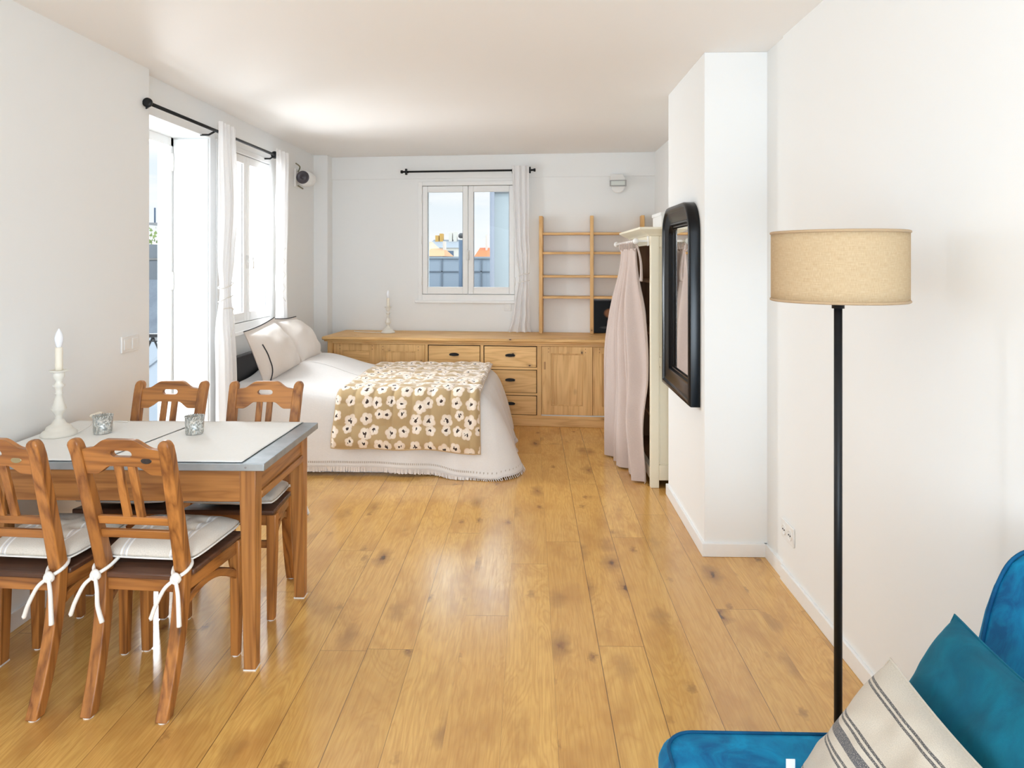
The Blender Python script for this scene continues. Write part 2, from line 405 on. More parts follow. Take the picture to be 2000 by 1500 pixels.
pny = wood('light_pine_y', axis='y', knots=.15, rough=.5, kscale=7, **PN)
DARKIN = plain('dark_gap', (.03, .02, .012), .8)
LINENW = fabric('white_curtain_cloth', (.90, .89, .89), .03, 300, .1, .9, .12, trans=.22)
PINK = fabric('pink_linen_curtain', (.64, .525, .475), .07, 260, .3, .9, .25, trans=.12)
SPREAD = fabric('cream_bedspread_cotton', (.80, .77, .75), .04, 240, .25, .9, .35, wr=2.5)
FRINGE = fabric('cream_fringe_cotton', (.86, .79, .74), .04, 400, .3)
PILLOW = fabric('pale_pillow_linen', (.78, .72, .67), .03, 350, .15, .95, .35, wr=5)
PIPING = plain('charcoal_piping', (.03, .03, .035), .8)
QUILT = mat_quilt()
QEDGE = fabric('tan_quilt_binding', (.55, .38, .2), .05, 300, .5)
CREAM = plain('cream_wardrobe_paint', (.84, .78, .62), .45)
CREAMIN = wood('wardrobe_inside_wood', (.30, .16, .07), (.20, .09, .035), 'z', .6, .1)
ZINC = NT('zinc_sheet', .36, (.42, .46, .49), .85)
_c = ZINC.coord(); _f = ZINC.noise(_c, 14, 5, .6); ZINC.set('Base Color', ZINC.mix(_f, (.50, .55, .59), (.30, .34, .37))); ZINC.set('Roughness', ZINC.M('ADD', .28, ZINC.M('MULTIPLY', _f, .25)))
ZINC = ZINC.m
PAPER = fabric('white_table_cloth', (.86, .86, .84), .02, 220, .15, .9, .12, wr=3)
CUSH = mat_stripes('striped_linen_cushion', (.80, .74, .66), [(.20, .012, (.93, .93, .93), .6), (.235, .006, (.55, .60, .72), .5), (.26, .010, (.93, .93, .93), .6), (.74, .010, (.93, .93, .93), .6), (.765, .006, (.55, .60, .72), .5), (.80, .012, (.93, .93, .93), .6)], 260)
ROPE = fabric('white_tie_cotton', (.88, .86, .82), .05, 500, .2)
CANDLEW = plain('distressed_white_wood', (.80, .77, .70), .6, nb=.3, nscale=60)
CANDLE = plain('ivory_wax', (.86, .80, .68), .45)
VELV = mat_velvet('blue_velvet', (.0, .085, .22), (.0, .24, .46))
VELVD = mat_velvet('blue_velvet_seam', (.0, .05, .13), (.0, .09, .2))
TEAL = mat_velvet('teal_velvet', (.0, .080, .135), (.0, .125, .19))
SK = (.05, .05, .055)
STRIPE = mat_stripes('grey_striped_linen', (.60, .53, .44), [(.125, .008, SK, .55), (.155, .008, SK, .55), (.385, .008, SK, .55), (.415, .008, SK, .55), (.49, .034, (.07, .07, .08), .56), (.58, .008, SK, .55), (.61, .008, SK, .55), (.90, .008, SK, .55), (.93, .008, SK, .55)], 420, 1)
n_ = NT('woven_straw_shade', .85, spec=.2); _uv = n_.coord('UV')
_a = n_.noise(n_.mapping(_uv, (600, 14, 1)), 1, 2); _b = n_.noise(n_.mapping(_uv, (40, 150, 1)), 1, 2); _h = n_.M('ADD', _a, _b)
n_.set('Base Color', n_.mix(n_.M('MULTIPLY', n_.M('SUBTRACT', _h, .55), 1.2), (.57, .43, .275), (.43, .30, .165))); n_.bump(_h, .4, .001)
SHADE = n_.m
SHADEB = fabric('straw_shade_binding', (.46, .32, .19), .04, 300, .1)
MIRROR = NT('mirror_glass', .015, (.92, .93, .93), 1.0).m
SLATE = NT('slate_roof', .6); _c = SLATE.coord()
SLATE.set('Base Color', SLATE.mix(SLATE.noise(_c, 3, 5, .7), (.05, .06, .08), (.15, .17, .20))); SLATE = SLATE.m
RENDERW = plain('white_render', (.56, .53, .48), .9)
GREYW = plain('grey_render', (.36, .40, .42), .9, nscale=2)
TERRA = plain('terracotta', (.50, .13, .04), .8)
OCHRE = plain('ochre_clay', (.48, .28, .07), .8)
LEAF = plain('pale_green_leaves', (.25, .32, .12), .8)
STEEL = plain('dark_steel', (.10, .14, .20), .5, .4)
GREYM = plain('grey_metal', (.30, .30, .31), .4, .6)
DGREY = plain('charcoal_plastic', (.05, .05, .055), .5)

HC = 2.554
# ------------------------------------------------------------------ the room
def sbox(name, m, *b, bevel=0, parent=None):
    return struct(MB().box(*b).build(name, m, parent, bevel=bevel))
sbox('floor', FLOOR, -2.17, 1.30, -3.3, 7.25, -.06, 0)
sbox('ceiling', CEIL, -2.6, 1.50, -3.3, 7.4, HC, HC+.1)
WX = -2.17
# left wall: near part sits a little proud of the window wall
sbox('wall_left', WALL, -2.6, -2.10, -3.3, 3.76, -.06, HC)
w = MB()
D0, D1, DT = 3.80, 4.615, 2.325
w.box(-2.52, WX, D1, 4.76, -.06, HC)            # pier between door and window
w.box(-2.52, WX, D0, D1, DT, HC)            # lintel over door
w.box(-2.52, WX, 3.76, D0, -.06, HC)
W0, W1, WB, WTp = 4.76, 5.705, 1.03, 2.295
w.box(-2.52, WX, 4.76, W1, -.06, WB)
w.box(-2.52, WX, 4.76, W1, WTp, HC)
w.box(-2.52, WX, W1, 7.3, -.06, HC)
struct(w.build('wall_window_side', WALL))
# back wall, in its own slightly turned frame
BP = Vector((-2.03, 7.055, 0)); BA = math.atan2(6.777-7.055, 1.217+2.03)
BU = Vector((math.cos(BA), math.sin(BA), 0)); BN = Vector((math.sin(BA), -math.cos(BA), 0))
def bw(s, off=0, z=0): return BP+BU*s+BN*off+Vector((0, 0, z))
wo_ = struct(bpy.data.objects.new('wall_back', None)); C.objects.link(wo_); wo_.location = BP; wo_.rotation_euler = (0, 0, BA)
s0, s1, b0, b1 = .945, 1.885, 1.155, 2.25
w = MB(); w.box(-.3, s0, 0, .3, -.06, HC).box(s1, 3.6, 0, .3, -.06, HC).box(s0, s1, 0, .3, -.06, b0).box(s0, s1, 0, .3, b1, HC)
w.build('wall_surface', WALL, wo_)
o = MB().box(-.02, 3.30, -.014, .002, 2.322, HC).build('trim_beam', WALL, None, bevel=.003); o.location = BP; o.rotation_euler = (0,0,BA); struct(o)
sbox('wall_corner_column', WALL, WX-.02, -2.03, 6.885, 7.2, 0, HC, bevel=.004)
# right side: wall, pier (chimney breast), alcove wall
sbox('wall_right', WALL, 1.19, 1.5, -3.3, 3.285, -.06, HC)
sbox('wall_right_recess', WALL, 1.20, 1.5, 3.285, 3.60, -.06, HC)
sbox('wall_pier', WALL, .885, 1.5, 3.53, 4.445, -.06, HC, bevel=.003)
sbox('wall_alcove', WALL, 1.217, 1.5, 4.445, 7.2, -.06, HC)
# rear wall behind the camera with an opening added for fill light
w = MB(); w.box(-2.6, -1.85, -3.3, -3.1, 0, HC).box(1.15, 1.5, -3.3, -3.1, 0, HC).box(-1.85, 1.15, -3.3, -3.1, 0, .45).box(-1.85, 1.15, -3.3, -3.1, 2.42, HC)
struct(w.build('wall_rear', WALL))
# baseboards
sbox('baseboard_right', TRIM, 1.176, 1.19, -3.1, 3.285, 0, .068, bevel=.003)
sbox('baseboard_right_recess', TRIM, 1.186, 1.20, 3.285, 3.53, 0, .068)
w = MB(); w.extr([(1.20, 3.516), (.871, 3.516), (.871, 4.459), (1.215, 4.459), (1.215, 4.440), (.887, 4.440), (.887, 3.532), (1.20, 3.532)], [], .068, lambda a, b, c: (a, b, c))
struct(w.build('baseboard_pier', TRIM, bevel=.003))
sbox('baseboard_left', TRIM, -2.10, -2.086, -3.1, 3.76, 0, .075, bevel=.003)
# ------------------------------------------------------------------ balcony door (left)
door = thing('door_1', 'open white balcony door with folded panel in the left wall', None, (0,0,0), kind='structure')
w = MB(); w.box(WX-.004, WX+.012, D1, D1+.075, 0, DT+.07).box(WX-.004, WX+.012, D0-.04, D1, DT, DT+.07)
w.build('casing', TRIM, door, bevel=.003)
w = MB(); w.box(-2.405, WX, D1-.012, D1+.004, .0, DT-.01); w.build('folded_panel', TRIM, door, bevel=.002)
w = MB(); w.box(-2.47, -2.41, D1-.035, D1+.004, 0, DT).box(-2.47, -2.41, D0, D1, DT-.06, DT).box(-2.47, -2.41, D0, D0+.05, 0, DT); w.build('door_frame', TRIM, door, bevel=.003)
for z in (2.16, 1.36, .5):
    MB().lathe([(.009, -.06), (.010, -.02), (.009, -.018), (.009, .018), (.010, .02), (.009, .06)], 10, (-2.407, D1-.022, z)).build('hinge', PLAST, door, smooth=True)
sbox('trim_door_threshold', TRIM, -2.52, WX, D0, D1, -.06, .012)
# ------------------------------------------------------------------ casement window (left)
def casement(name, label, width, height, handle_side=1):
    """local: x along wall, z up, -y is the room; origin = lower left inner corner of the opening"""
    root = thing(name, label, None, kind='structure')
    f = MB(); c = .043
    f.box(-c, 0, -.012, .07, -c-.02, height+c).box(width, width+c, -.012, .07, -c-.02, height+c).box(0, width, -.012, .07, height, height+c).box(0, width, -.016, .07, -c-.02, 0)
    f.build('window_frame', TRIM, root, bevel=.004)
    f = MB(); f.box(-c-.03, width+c+.03, -.03, .0, -c-.045, -c-.015); f.build('window_sill', TRIM, root, bevel=.005)
    for k in (0, 1):
        x0 = .002 if k == 0 else width/2+.002; x1 = width/2-.002 if k == 0 else width-.002
        st = .052; s = MB()
        s.box(x0, x0+st, -.006, .038, .003, height-.003).box(x1-st, x1, -.006, .038, .003, height-.003)
        s.box(x0+st, x1-st, -.006, .038, .003, .075).box(x0+st, x1-st, -.006, .038, height-.065, height-.003)
        sash = s.build('sash', TRIM, root, bevel=.006, bseg=3)
        MB().box(x0+st-.003, x1-st+.003, .014, .018, .072, height-.062).build('glass_pane', GLASS, sash)
        g = MB(); g.box(x0+st, x0+st+.006, .01, .014, .075, height-.065).box(x1-st-.006, x1-st, .01, .014, .075, height-.065); g.build('glazing_gasket', GREYM, sash)
        for hz in (.12, .5, .88):
            MB().lathe([(.006, -.04), (.007, 0), (.006, .04)], 8, (x0-.004 if k == 0 else x1+.004, -.012, height*hz)).build('hinge', PLAST, sash, smooth=True)
    h = MB(); h.box(width/2-.014, width/2+.014, -.014, -.006, height*.36-.05, height*.36+.05)
    h.tube([(width/2, -.012, height*.36), (width/2, -.05, height*.36)], .007, 10)
    h.tube([(width/2, -.048, height*.36+.035), (width/2, -.052, height*.36), (width/2, -.05, height*.36-.05)], [.008, .012], 10, 4)
    h.build('handle', PLAST, root, smooth=True)
    return root
wl = casement('window_1', 'white double casement window in the left wall above the bed', W1-W0, WTp-WB)
wl.location = (WX, W0, WB); wl.rotation_euler = (0, 0, PI/2)
wb = casement('window_2', 'white double casement window in the back wall above the sideboard', s1-s0, b1-b0)
wb.location = bw(s0, 0, b0); wb.rotation_euler = (0, 0, BA)

# ------------------------------------------------------------------ outside
def obox(name, label, cat, m, *b, group=None): return tag(MB().box(*b).build(name, m), label, cat, group)
bal = thing('balcony', 'pale balcony slab outside the open door', 'balcony', (0,0,0))
MB().box(-3.4, -2.52, 3.3, 6.6, -.15, -.02).build('slab', RENDERW, bal)
rl = thing('balcony_railing', 'black wrought iron railing with pointed arches outside the door', 'railing', (-2.9, 5.05, 0))
r_ = MB(); r_.box(-.5, .38, -.02, .02, .93, .955).box(-.5, .38, -.008, .008, .895, .905); r_.build('top_rail', BLACK, rl, bevel=.003)
MB().box(-.5, .38, -.008, .008, .06, .08).build('bottom_rail', BLACK, rl)
for k in range(6):
    x = -.48+k*.155+.045
    b_ = MB(); b_.tube([(x, 0, -.02), (x, 0, .72)], .009, 10); b_.lathe([(.009, -.03), (.018, -.02), (.012, 0), (.020, .02), (.009, .03)], 12, (x, 0, .66)); b_.build('baluster', BLACK, rl, smooth=True)
    for sg in (-1, 1):
        MB().tube([(x, 0, .70), (x+sg*.012, 0, .76), (x+sg*.04, 0, .85), (x+sg*.075, 0, .925)], .0075, 8, 5).build('arch', BLACK, rl, smooth=True)
# roofs seen through the open door
rf = thing('slate_roof', 'dark blue slate roof slope beyond the balcony', 'roof', (-7.0, 12.5, -4))
MB().grid(6, 4, lambda u, v: (-3+u*5.5, -.3+v*1.1, 4.15+v*.95)).build('roof_slope', SLATE, rf, solid=.05)
MB().box(-3, 2.5, -.5, -.3, 3.9, 4.17).build('gutter', GREYM, rf)
tr = thing('zinc_terrace_roof', 'pale zinc roof with raised seams below the railing', 'roof', (-6, 9.5, -4))
w = MB(); w.grid(10, 4, lambda u, v: (-2.5+u*5.5, -2.2+v*4, 3.1+v*1.05))
for k in range(11): w.tube([(-2.5+k*.55, -2.2, 3.12), (-2.5+k*.55, 1.8, 4.17)], .03, 6)
w.build('roof_sheet', plain('pale_zinc', (.20, .22, .25), .5, nscale=3), tr, solid=.03)
cmy = thing('chimney_stack', 'white chimney stack with a row of clay pots seen through the open door', 'chimney', (-7.6, 14.4, -3))
MB().box(-.02, 1.3, 0, 1.4, -8.9, 5.24).build('stack', RENDERW, cmy)
MB().box(-.45, 1.35, -.05, 1.45, 5.24, 5.29).build('coping', GREYM, cmy)
for k in range(7):
    MB().lathe([(.075, 0), (.06, .08), (.055, .16), (.07, .19)], 12, (-.33+k*.2, .3, 5.29)).build('chimney_pot', (OCHRE, TERRA)[k % 3 == 2], cmy, smooth=True)
MB().tube([(-.43, .2, 5.24), (-.43, .2, 5.62)], .02, 6).build('pipe', STEEL, cmy)
an = thing('antenna', 'thin dark rooftop aerial rising above the clay chimney pots', 'antenna', (-7.65, 14.5, 2.29))
MB().tube([(.06, 0, 0), (-.04, 0, .85)], .014, 6).build('mast', STEEL, an)
for z, l in ((.78, .28), (.55, .35), (.48, .3)):
    MB().tube([(-.04-l*.6, .1, z), (l*.5, -.1, z+.02)], .007, 6).build('crossbar', STEEL, an)
dm = thing('dormer', 'grey slate dormer beside the white chimney stack', 'dormer', (-8.1, 13.7, -3))
MB().loft([(-.2, .3, -8.9, 1.4, .6), (-.2, .3, 4.82, 1.2, .6)]).build('dormer_face', plain('grey_slate', (.17, .19, .22), .7, nscale=3), dm)
MB().box(-.9, .42, -.05, .6, 4.5, 4.54).build('ledge', GREYM, dm)
random.seed(4)
lf = MB()
for k in range(90):
    p = Vector((random.gauss(0, .16), random.gauss(0, .1), abs(random.gauss(.12, .1)))); q = random.uniform(.02, .05); a = random.random()*6
    lf.add([p, p+Vector((q*math.cos(a), q*math.sin(a), q*.5)), p+Vector((0, 0, q*1.8)), p+Vector((-q*math.cos(a), -q*math.sin(a), q*.5))], [(0, 1, 2, 3)])
o = lf.build('rooftop_plant', LEAF); o.location = (-7.98, 14.1, 1.82); tag(o, kind='stuff'); tag(o, 'pale green plant growing on top of the grey dormer', 'plant')
# through the back window
nb = thing('neighbour_building', 'tall pale grey building wall with drainpipe right outside the back window', 'building', (-.50, 9.6, -3))
MB().box(0, 4, 0, 3, 0, 5.44).build('wall', GREYW, nb); MB().box(-.02, 4, -.03, 3, 5.44, 5.49).build('coping', GREYM, nb)
w = MB().tube([(-.02, -.09, 0), (-.02, -.09, 5.6)], .032, 12)
for z in (1.9, 3.85): w.lathe([(.033, -.03), (.043, -.03), (.043, .03), (.033, .03)], 12, (-.02, -.09, z))
w.build('drainpipe', plain('zinc_pipe', (.28, .30, .36), .5), nb)
pw = thing('parapet_wall', 'blue-grey panelled parapet wall across the view of the back window', 'wall', (-6, 14, -4))
w = MB(); w.box(0, 6.9, 0, .3, 0, 5.56); w.build('wall', plain('blue_grey_panels', (.29, .34, .40), .8, nscale=1.5), pw)
w = MB()
for k in range(9): w.box(.2+k*.8, .23+k*.8, -.02, 0, 3, 5.56)
w.box(0, 6.9, -.02, 0, 5.26, 5.28); w.build('panel_joint', plain('grey_joint', (.15, .18, .22), .8), pw)
MB().box(0, 6.9, -.03, .33, 5.53, 5.57).build('coping', plain('pale_coping', (.25, .29, .33), .7), pw)
MB().box(0, 6.9, -.6, 0, 4.6, 4.93).build('gutter', plain('dark_gutter', (.05, .07, .11), .7), pw)
fl = thing('flue_pipe', 'dark metal flue pipe with cowl standing before the parapet wall', 'chimney', (-1.19, 12, -3))
MB().tube([(0, 0, 3), (0, 0, 4.85)], .05, 12).build('pipe', STEEL, fl, smooth=True); MB().tube([(.02, 0, 4.2), (.03, 0, 4.3), (.14, 0, 4.22)], .04, 10, 4).build('elbow', STEEL, fl, smooth=True)
MB().lathe([(.03, 0), (.055, .02), (.055, .06), (.03, .09)], 12, (0, 0, 4.88)).build('cowl', DGREY, fl, smooth=True)
def house(name, label, x0, x1, y, z1, zr, mw, mr, pots=3, group=None):
    h = thing(name, label, 'building', (x0, y, -5), 0, group); wd = x1-x0
    MB().box(0, wd, 0, 4, 0, z1+5).build('wall', mw, h)
    r = MB(); r.add([(-.1, -.1, z1+5), (wd+.1, -.1, z1+5), (wd+.1, 4.1, z1+5), (-.1, 4.1, z1+5), (wd*.12, 1.6, zr+5), (wd*.88, 1.6, zr+5)], [(0,1,5,4), (2,3,4,5), (1,2,5), (3,0,4), (3,2,1,0)])
    r.build('roof', mr, h)
    random.seed(int(abs(x0*10)))
    for k in range(pots):
        x = wd*(.15+.7*random.random()); MB().box(x, x+wd*.09, 1.2, 2.0, z1+5, zr+5.35+random.random()*.3).build('chimney', (RENDERW, OCHRE)[k % 2], h)
    for k in range(max(2, int(wd/1.3))):
        x = .4+k*1.3; MB().box(x, x+.5, -.03, .02, z1+4.0, z1+4.75).build('window', STEEL, h)
    return h
house('distant_house', 'cream house with pale roof far left in the back window view', -8.0, -5.6, 40, 2.0, 2.6, RENDERW, plain('cream_tiles', (.45, .36, .26), .8), 4)
house('distant_house', 'cream house with grey mansard roof in the middle of the back window view', -8.4, -5.3, 56, 2.5, 3.2, RENDERW, plain('grey_tiles', (.25, .27, .30), .8), 5)
house('distant_house', 'low house with pale orange roof just above the parapet wall', -5.2, -4.3, 34, 1.7, 2.1, RENDERW, plain('pale_orange_tiles', (.50, .26, .13), .8), 1)
house('distant_house', 'house with bright orange tiled roof beside the drainpipe', -2.55, -1.55, 32, 1.55, 2.1, TERRA, plain('orange_tiles', (.55, .13, .035), .8), 1)
obox('city_ground', 'hazy pale ground of the city far below the windows', 'ground', plain('city_grey', (.45, .44, .42), .9), -80, 80, -40, 200, -12, -11.8)

# ------------------------------------------------------------------ curtains and rods
def drape(path, n_f, amp, z0, z1, width, centre, nu=120, nv=90, seed=1, phase=0, th=.0035, hem=0):
    """path(t)->(x,y) point and normal; t in metres along the rod"""
    mb = MB()
    def fn(u, v):
        z = z1+(z0-z1)*v; wd = width(z); t = centre(z)+(u-.5)*wd
        (x, y), (nx, ny) = path(t)
        a = amp(z); ph = phase+.6*nz3(seed, v*2.2, 0)
        d = a*(math.sin(2*PI*n_f*u+ph)+.35*math.sin(2*PI*n_f*1.9*u+2*ph+seed))+.010*nz3(u*5+seed, v*5, 3)*min(1, a*60)
        return (x+nx*d, y+ny*d, z+(hem*nz3(u*3, seed, 5)*v))
    mb.grid(nu, nv, fn); return mb
def lerpz(pts):
    pts = sorted(pts)
    def f(z):
        if z <= pts[0][0]: return pts[0][1]
        for (a, va), (b, vb) in zip(pts, pts[1:]):
            if z <= b: return va+(vb-va)*ss(a, b, z)
        return pts[-1][1]
    return f
pl = lambda t: ((-2.046, t), (1, 0))
def curtain_left(label, c, top, zt, widths, cen, amps, seed, z0=.015):
    root = thing('curtain', label, 'curtain', (0, 0, 0), 0, 'white window curtains')
    drape(pl, 4, lerpz(amps), z0, zt, lerpz(widths), lerpz(cen), seed=seed).build('curtain_cloth', LINENW, root, smooth=True)
    return root
c1 = curtain_left('white gathered curtain tied at the middle, between the balcony door and the bed window', 4.65, 0, 2.415,
    [(0, .24), (.7, .28), (1.05, .25), (1.28, .15), (1.5, .24), (1.9, .29), (2.41, .26)], [(0, 4.62), (.6, 4.63), (1.28, 4.60), (1.9, 4.655), (2.41, 4.62)], [(0, .034), (.9, .034), (1.28, .016), (1.8, .026), (2.41, .018)], 3)
for k, z in enumerate((1.33, 1.24, 1.16)):
    MB().tube([(-2.046+.036*math.cos(a), 4.60+.084*math.sin(a), z+.02*math.sin(a*1+k)) for a in [2*PI*i/16 for i in range(16)]], .0035, 6, 2, True).build('tie_ribbon', ROPE, c1, smooth=True)
MB().tube([(-2.006, 4.61, 1.16), (-2.0, 4.615, 1.08), (-2.01, 4.60, .98)], .003, 6, 4).build('tie_ribbon', ROPE, c1, smooth=True)
c2 = curtain_left('white gathered curtain hanging at the far side of the bed window', 5.65, 0, 2.40,
    [(.6, .30), (1.1, .28), (1.5, .26), (1.9, .32), (2.4, .31)], [(.6, 5.66), (1.3, 5.64), (1.9, 5.66), (2.4, 5.67)], [(.6, .018), (1.3, .012), (2.4, .014)], 8, z0=.72)
z = 1.55
zz = []
for k in range(9): zz.append((-2.018, 5.57 if k % 2 else 5.66, 1.60-k*.055))
MB().tube(zz, .0028, 6).build('lacing_ribbon', ROPE, c2, smooth=True)
rd = thing('curtain_rod', 'long black curtain rod above the balcony door and bed window', 'curtain rod', (-2.075, 3.70, 2.355))
MB().tube([(0, 0, 0), (0, 2.08, 0)], .0105, 12).build('rod', BLACK, rd, smooth=True)
for y in (.03, .80, 1.87):
    MB().tube([(-.095, y, -.03), (-.04, y, -.03), (0, y, -.008)], .007, 8).build('bracket', BLACK, rd, smooth=True)
for o_ in rd.children:
    if o_.name.startswith('bracket'):
        pass
def flange(parent, p, axis, r=.026, t=.012):
    mb = MB().lathe([(r*.4, -t/2), (r, -t/2), (r, t/2), (r*.4, t/2)], 18)
    if axis == 'y': mb.xf(lambda x, y, z: (x+p[0], z+p[1], y+p[2]))
    elif axis == 'x': mb.xf(lambda x, y, z: (z+p[0], x+p[1], y+p[2]))
    return mb
flange(rd, (0, .0, 0), 'y').build('finial', BLACK, rd, smooth=True)
flange(rd, (0, 1.87, 0), 'y', .030).build('finial', BLACK, rd, smooth=True)
# back window rod and curtain
rb = thing('curtain_rod', 'short black curtain rod above the back window', 'curtain rod', bw(.76, .085, 2.385), BA)
MB().tube([(.0, 0, 0), (1.325, 0, 0)], .0095, 12).xf(lambda x, y, z: (x, y, z)).build('rod', BLACK, rb, smooth=True)
for x in (.04, 1.285):
    b_ = MB(); b_.box(x-.008, x+.008, -.015, .015, -.03, .03); b_.tube([(x, 0, 0), (x, .085, 0)], .006, 8); b_.build('bracket', BLACK, rb)
for x in (-.005, 1.33): flange(rb, (x, 0, 0), 'x', .016, .02).build('finial', BLACK, rb, smooth=True)
MB().tube([(1.11, .022*math.cos(a), -.008+.022*math.sin(a)) for a in [2*PI*i/14 for i in range(14)]], .003, 6, 1, True).build('ring', BLACK, rb, smooth=True)
pb = lambda t: ((lambda p: (p.x, p.y))(bw(t, .114)), (BN.x, BN.y))
c3 = thing('curtain', 'white curtain knotted at the middle beside the back window', 'curtain', (0, 0, 0), 0, 'white window curtains')
drape(pb, 3, lerpz([(.79, .022), (1.0, .018), (1.32, .010), (1.8, .013), (2.42, .011)]), .795, 2.425, lerpz([(.79, .22), (.9, .17), (1.1, .14), (1.34, .10), (1.6, .14), (2.42, .165)]),
      lerpz([(.79, 1.945), (1.0, 1.965), (1.34, 1.985), (1.8, 1.965), (2.42, 1.955)]), seed=5, hem=0).build('curtain_cloth', LINENW, c3, smooth=True)
for z in (1.36, 1.29):
    MB().tube([tuple(bw(1.985+.055*math.sin(a), .114+.032*math.cos(a), z+.012*math.sin(a))) for a in [2*PI*i/16 for i in range(16)]], .0035, 6, 1, True).build('tie_ribbon', ROPE, c3, smooth=True)

# ------------------------------------------------------------------ sideboard
sb = thing('sideboard', 'long light pine sideboard under the back window', 'sideboard', bw(.19, 0, 0), BA)
# local: x along front, y=0 wall, -y room ; front plane at y=-.60
FY = -.62; LN = 3.03
body = MB(); body.box(0, LN, FY+.03, -.02, .09, .745); body.build('body', pnx, sb)
top = MB(); top.box(-.045, LN, FY-.035, -.012, .757, .787); top.build('top_board', pnx, sb, bevel=.010, bseg=3)
MB().box(-.028, LN, FY-.02, -.02, .742, .760).build('moulding', pnx, sb, bevel=.006)
MB().box(0, .048, FY, FY+.03, .09, .742).build('end_post', pnz, sb, bevel=.002)
MB().box(.048, LN, FY, FY+.03, .722, .742).build('top_rail', pnx, sb, bevel=.002)
for x0, x1 in ((.93, .957), (1.447, 1.475), (1.965, 2.005)): MB().box(x0, x1, FY, FY+.03, .09, .722).build('divider', pnz, sb, bevel=.002)
MB().box(.048, LN, FY-.004, FY+.03, .065, .095).build('bottom_rail', pnx, sb, bevel=.004)
MB().box(-.006, LN, FY-.014, -.02, 0, .068).build('plinth', pnx, sb, bevel=.004)
MB().box(2.005, LN, FY+.002, FY+.03, .095, .103).build('door_track', plain('pale_track', (.62, .66, .70), .4), sb)
def panel_door(x0, x1, z0, z1, y, groove=None):
    st = .085
    d = MB(); d.extr([(x0, z0), (x1, z0), (x1, z1), (x0, z1)], [[(x0+st, z0+st), (x1-st, z0+st), (x1-st, z1-st*.75), (x0+st, z1-st*.75)]], .022, lambda a, b, c: (a, y+c, b))
    dr = d.build('door', pnz, sb, bevel=.003)
    p = MB(); p.box(x0+st+.008, x1-st-.008, y+.010, y+.018, z0+st+.008, z1-st*.75-.008)
    p.build('panel', pnz, dr, bevel=.002)
    f = MB()
    a0, a1, c0, c1_ = x0+st, x1-st, z0+st, z1-st*.75
    f.box(a0, a0+.010, y+.004, y+.02, c0, c1_).box(a1-.010, a1, y+.004, y+.02, c0, c1_).box(a0, a1, y+.004, y+.02, c0, c0+.010).box(a0, a1, y+.004, y+.02, c1_-.010, c1_)
    f.build('panel_moulding', pnz, dr, bevel=.003)
    if groove: MB().box(groove-.009, groove+.009, y-.0008, y+.004, (z0+z1)/2+.10, (z0+z1)/2+.17).build('finger_pull', wood('pull_shadow_pine', (.50, .28, .11), (.38, .2, .08), 'z', .6, 0), dr, bevel=.004)
    for px in (x0+st*.72, x1-st*.72):
        for pz in (z1-.02, z1-.05): MB().lathe([(.004, 0), (.004, .002)], 8).xf(lambda x, yy, zq: (x+px, y-.001+zq, yy+pz)).build('peg', plain('dark_peg', (.2, .1, .04), .7), dr)
panel_door(.050, .485, .103, .720, FY+.024); panel_door(.470, .928, .103, .720, FY+.002, .895)
panel_door(2.008, 2.462, .103, .720, FY+.002, 2.035); panel_door(2.464, 3.02, .103, .720, FY+.014)
def drawer(x0, x1, z0, z1):
    MB().box(x0, x1, FY+.012, FY+.028, z0, z1).build('drawer_recess', DARKIN, sb)
    d = MB().box(x0+.006, x1-.006, FY+.002, FY+.026, z0+.005, z1-.008).build('drawer', pnx, sb, bevel=.003)
    cx = (x0+x1)/2; cz = (z0+z1)/2+.008
    h = MB()
    def fn(u, v):
        a = PI*u; b = PI/2*v
        return (cx-.043*math.cos(a)*math.cos(b*.6), FY+.002-.022*math.sin(a)*math.cos(b*.2)*(.25+.75*(1-v)), cz+.020*math.sin(b)*math.sin(a)**.5-.006)
    h.grid(16, 6, fn); h.build('cup_handle', BLACK, d, smooth=True, solid=.002)
    MB().lathe([(.046, 0), (.046, .002)], 24).xf(lambda x, y, z: (x+cx, FY+.002-z, y*.32+cz+.004)).build('handle_plate', BLACK, d)
drawer(.959, 1.446, .525, .722); drawer(1.477, 1.964, .525, .722); drawer(1.477, 1.964, .292, .508); drawer(1.477, 1.964, .095, .276); drawer(.959, 1.446, .292, .508); drawer(.959, 1.446, .095, .276)
MB().box(.957, 1.965, FY, FY+.03, .506, .527).build('drawer_rail', pnx, sb, bevel=.002); MB().box(.957, 1.965, FY, FY+.03, .274, .294).build('drawer_rail', pnx, sb, bevel=.002)

# ------------------------------------------------------------------ open shelf on the sideboard
sh = thing('open_shelf', 'backless light pine shelf unit standing on the sideboard', 'shelf', bw(2.14, 0, .788), BA)
for x in (0, .492, .975): MB().box(x, x+.034, -.165, -.005, 0, 1.14).build('upright', pnz, sh, bevel=.003)
for z in (.968, .780, .553, .350):
    for x0, x1 in ((.034, .492), (.526, .975)): MB().box(x0, x1, -.150, -.008, z-.011, z+.011).build('shelf', pnx, sh, bevel=.002)
n = NT('dark_blurred_print', .45, spec=.15); uv = n.coord('UV'); x, y, _ = n.sep(uv)
def blob(cx, cy, rx, ry):
    a = n.M('DIVIDE', n.M('SUBTRACT', x, cx), rx); b = n.M('DIVIDE', n.M('SUBTRACT', y, cy), ry)
    return n.node('ShaderNodeMapRange', {0: n.M('ADD', n.M('MULTIPLY', a, a), n.M('MULTIPLY', b, b)), 1: .5, 2: 1.3, 3: 1.0, 4: 0.0})
col = n.mix(blob(.42, .62, .15, .14), (.008, .009, .010), (.34, .16, .08)); col = n.mix(blob(.46, .34, .11, .09), col, (.30, .10, .07)); col = n.mix(blob(.35, .17, .2, .04), col, (.06, .065, .07))
n.set('Base Color', col)
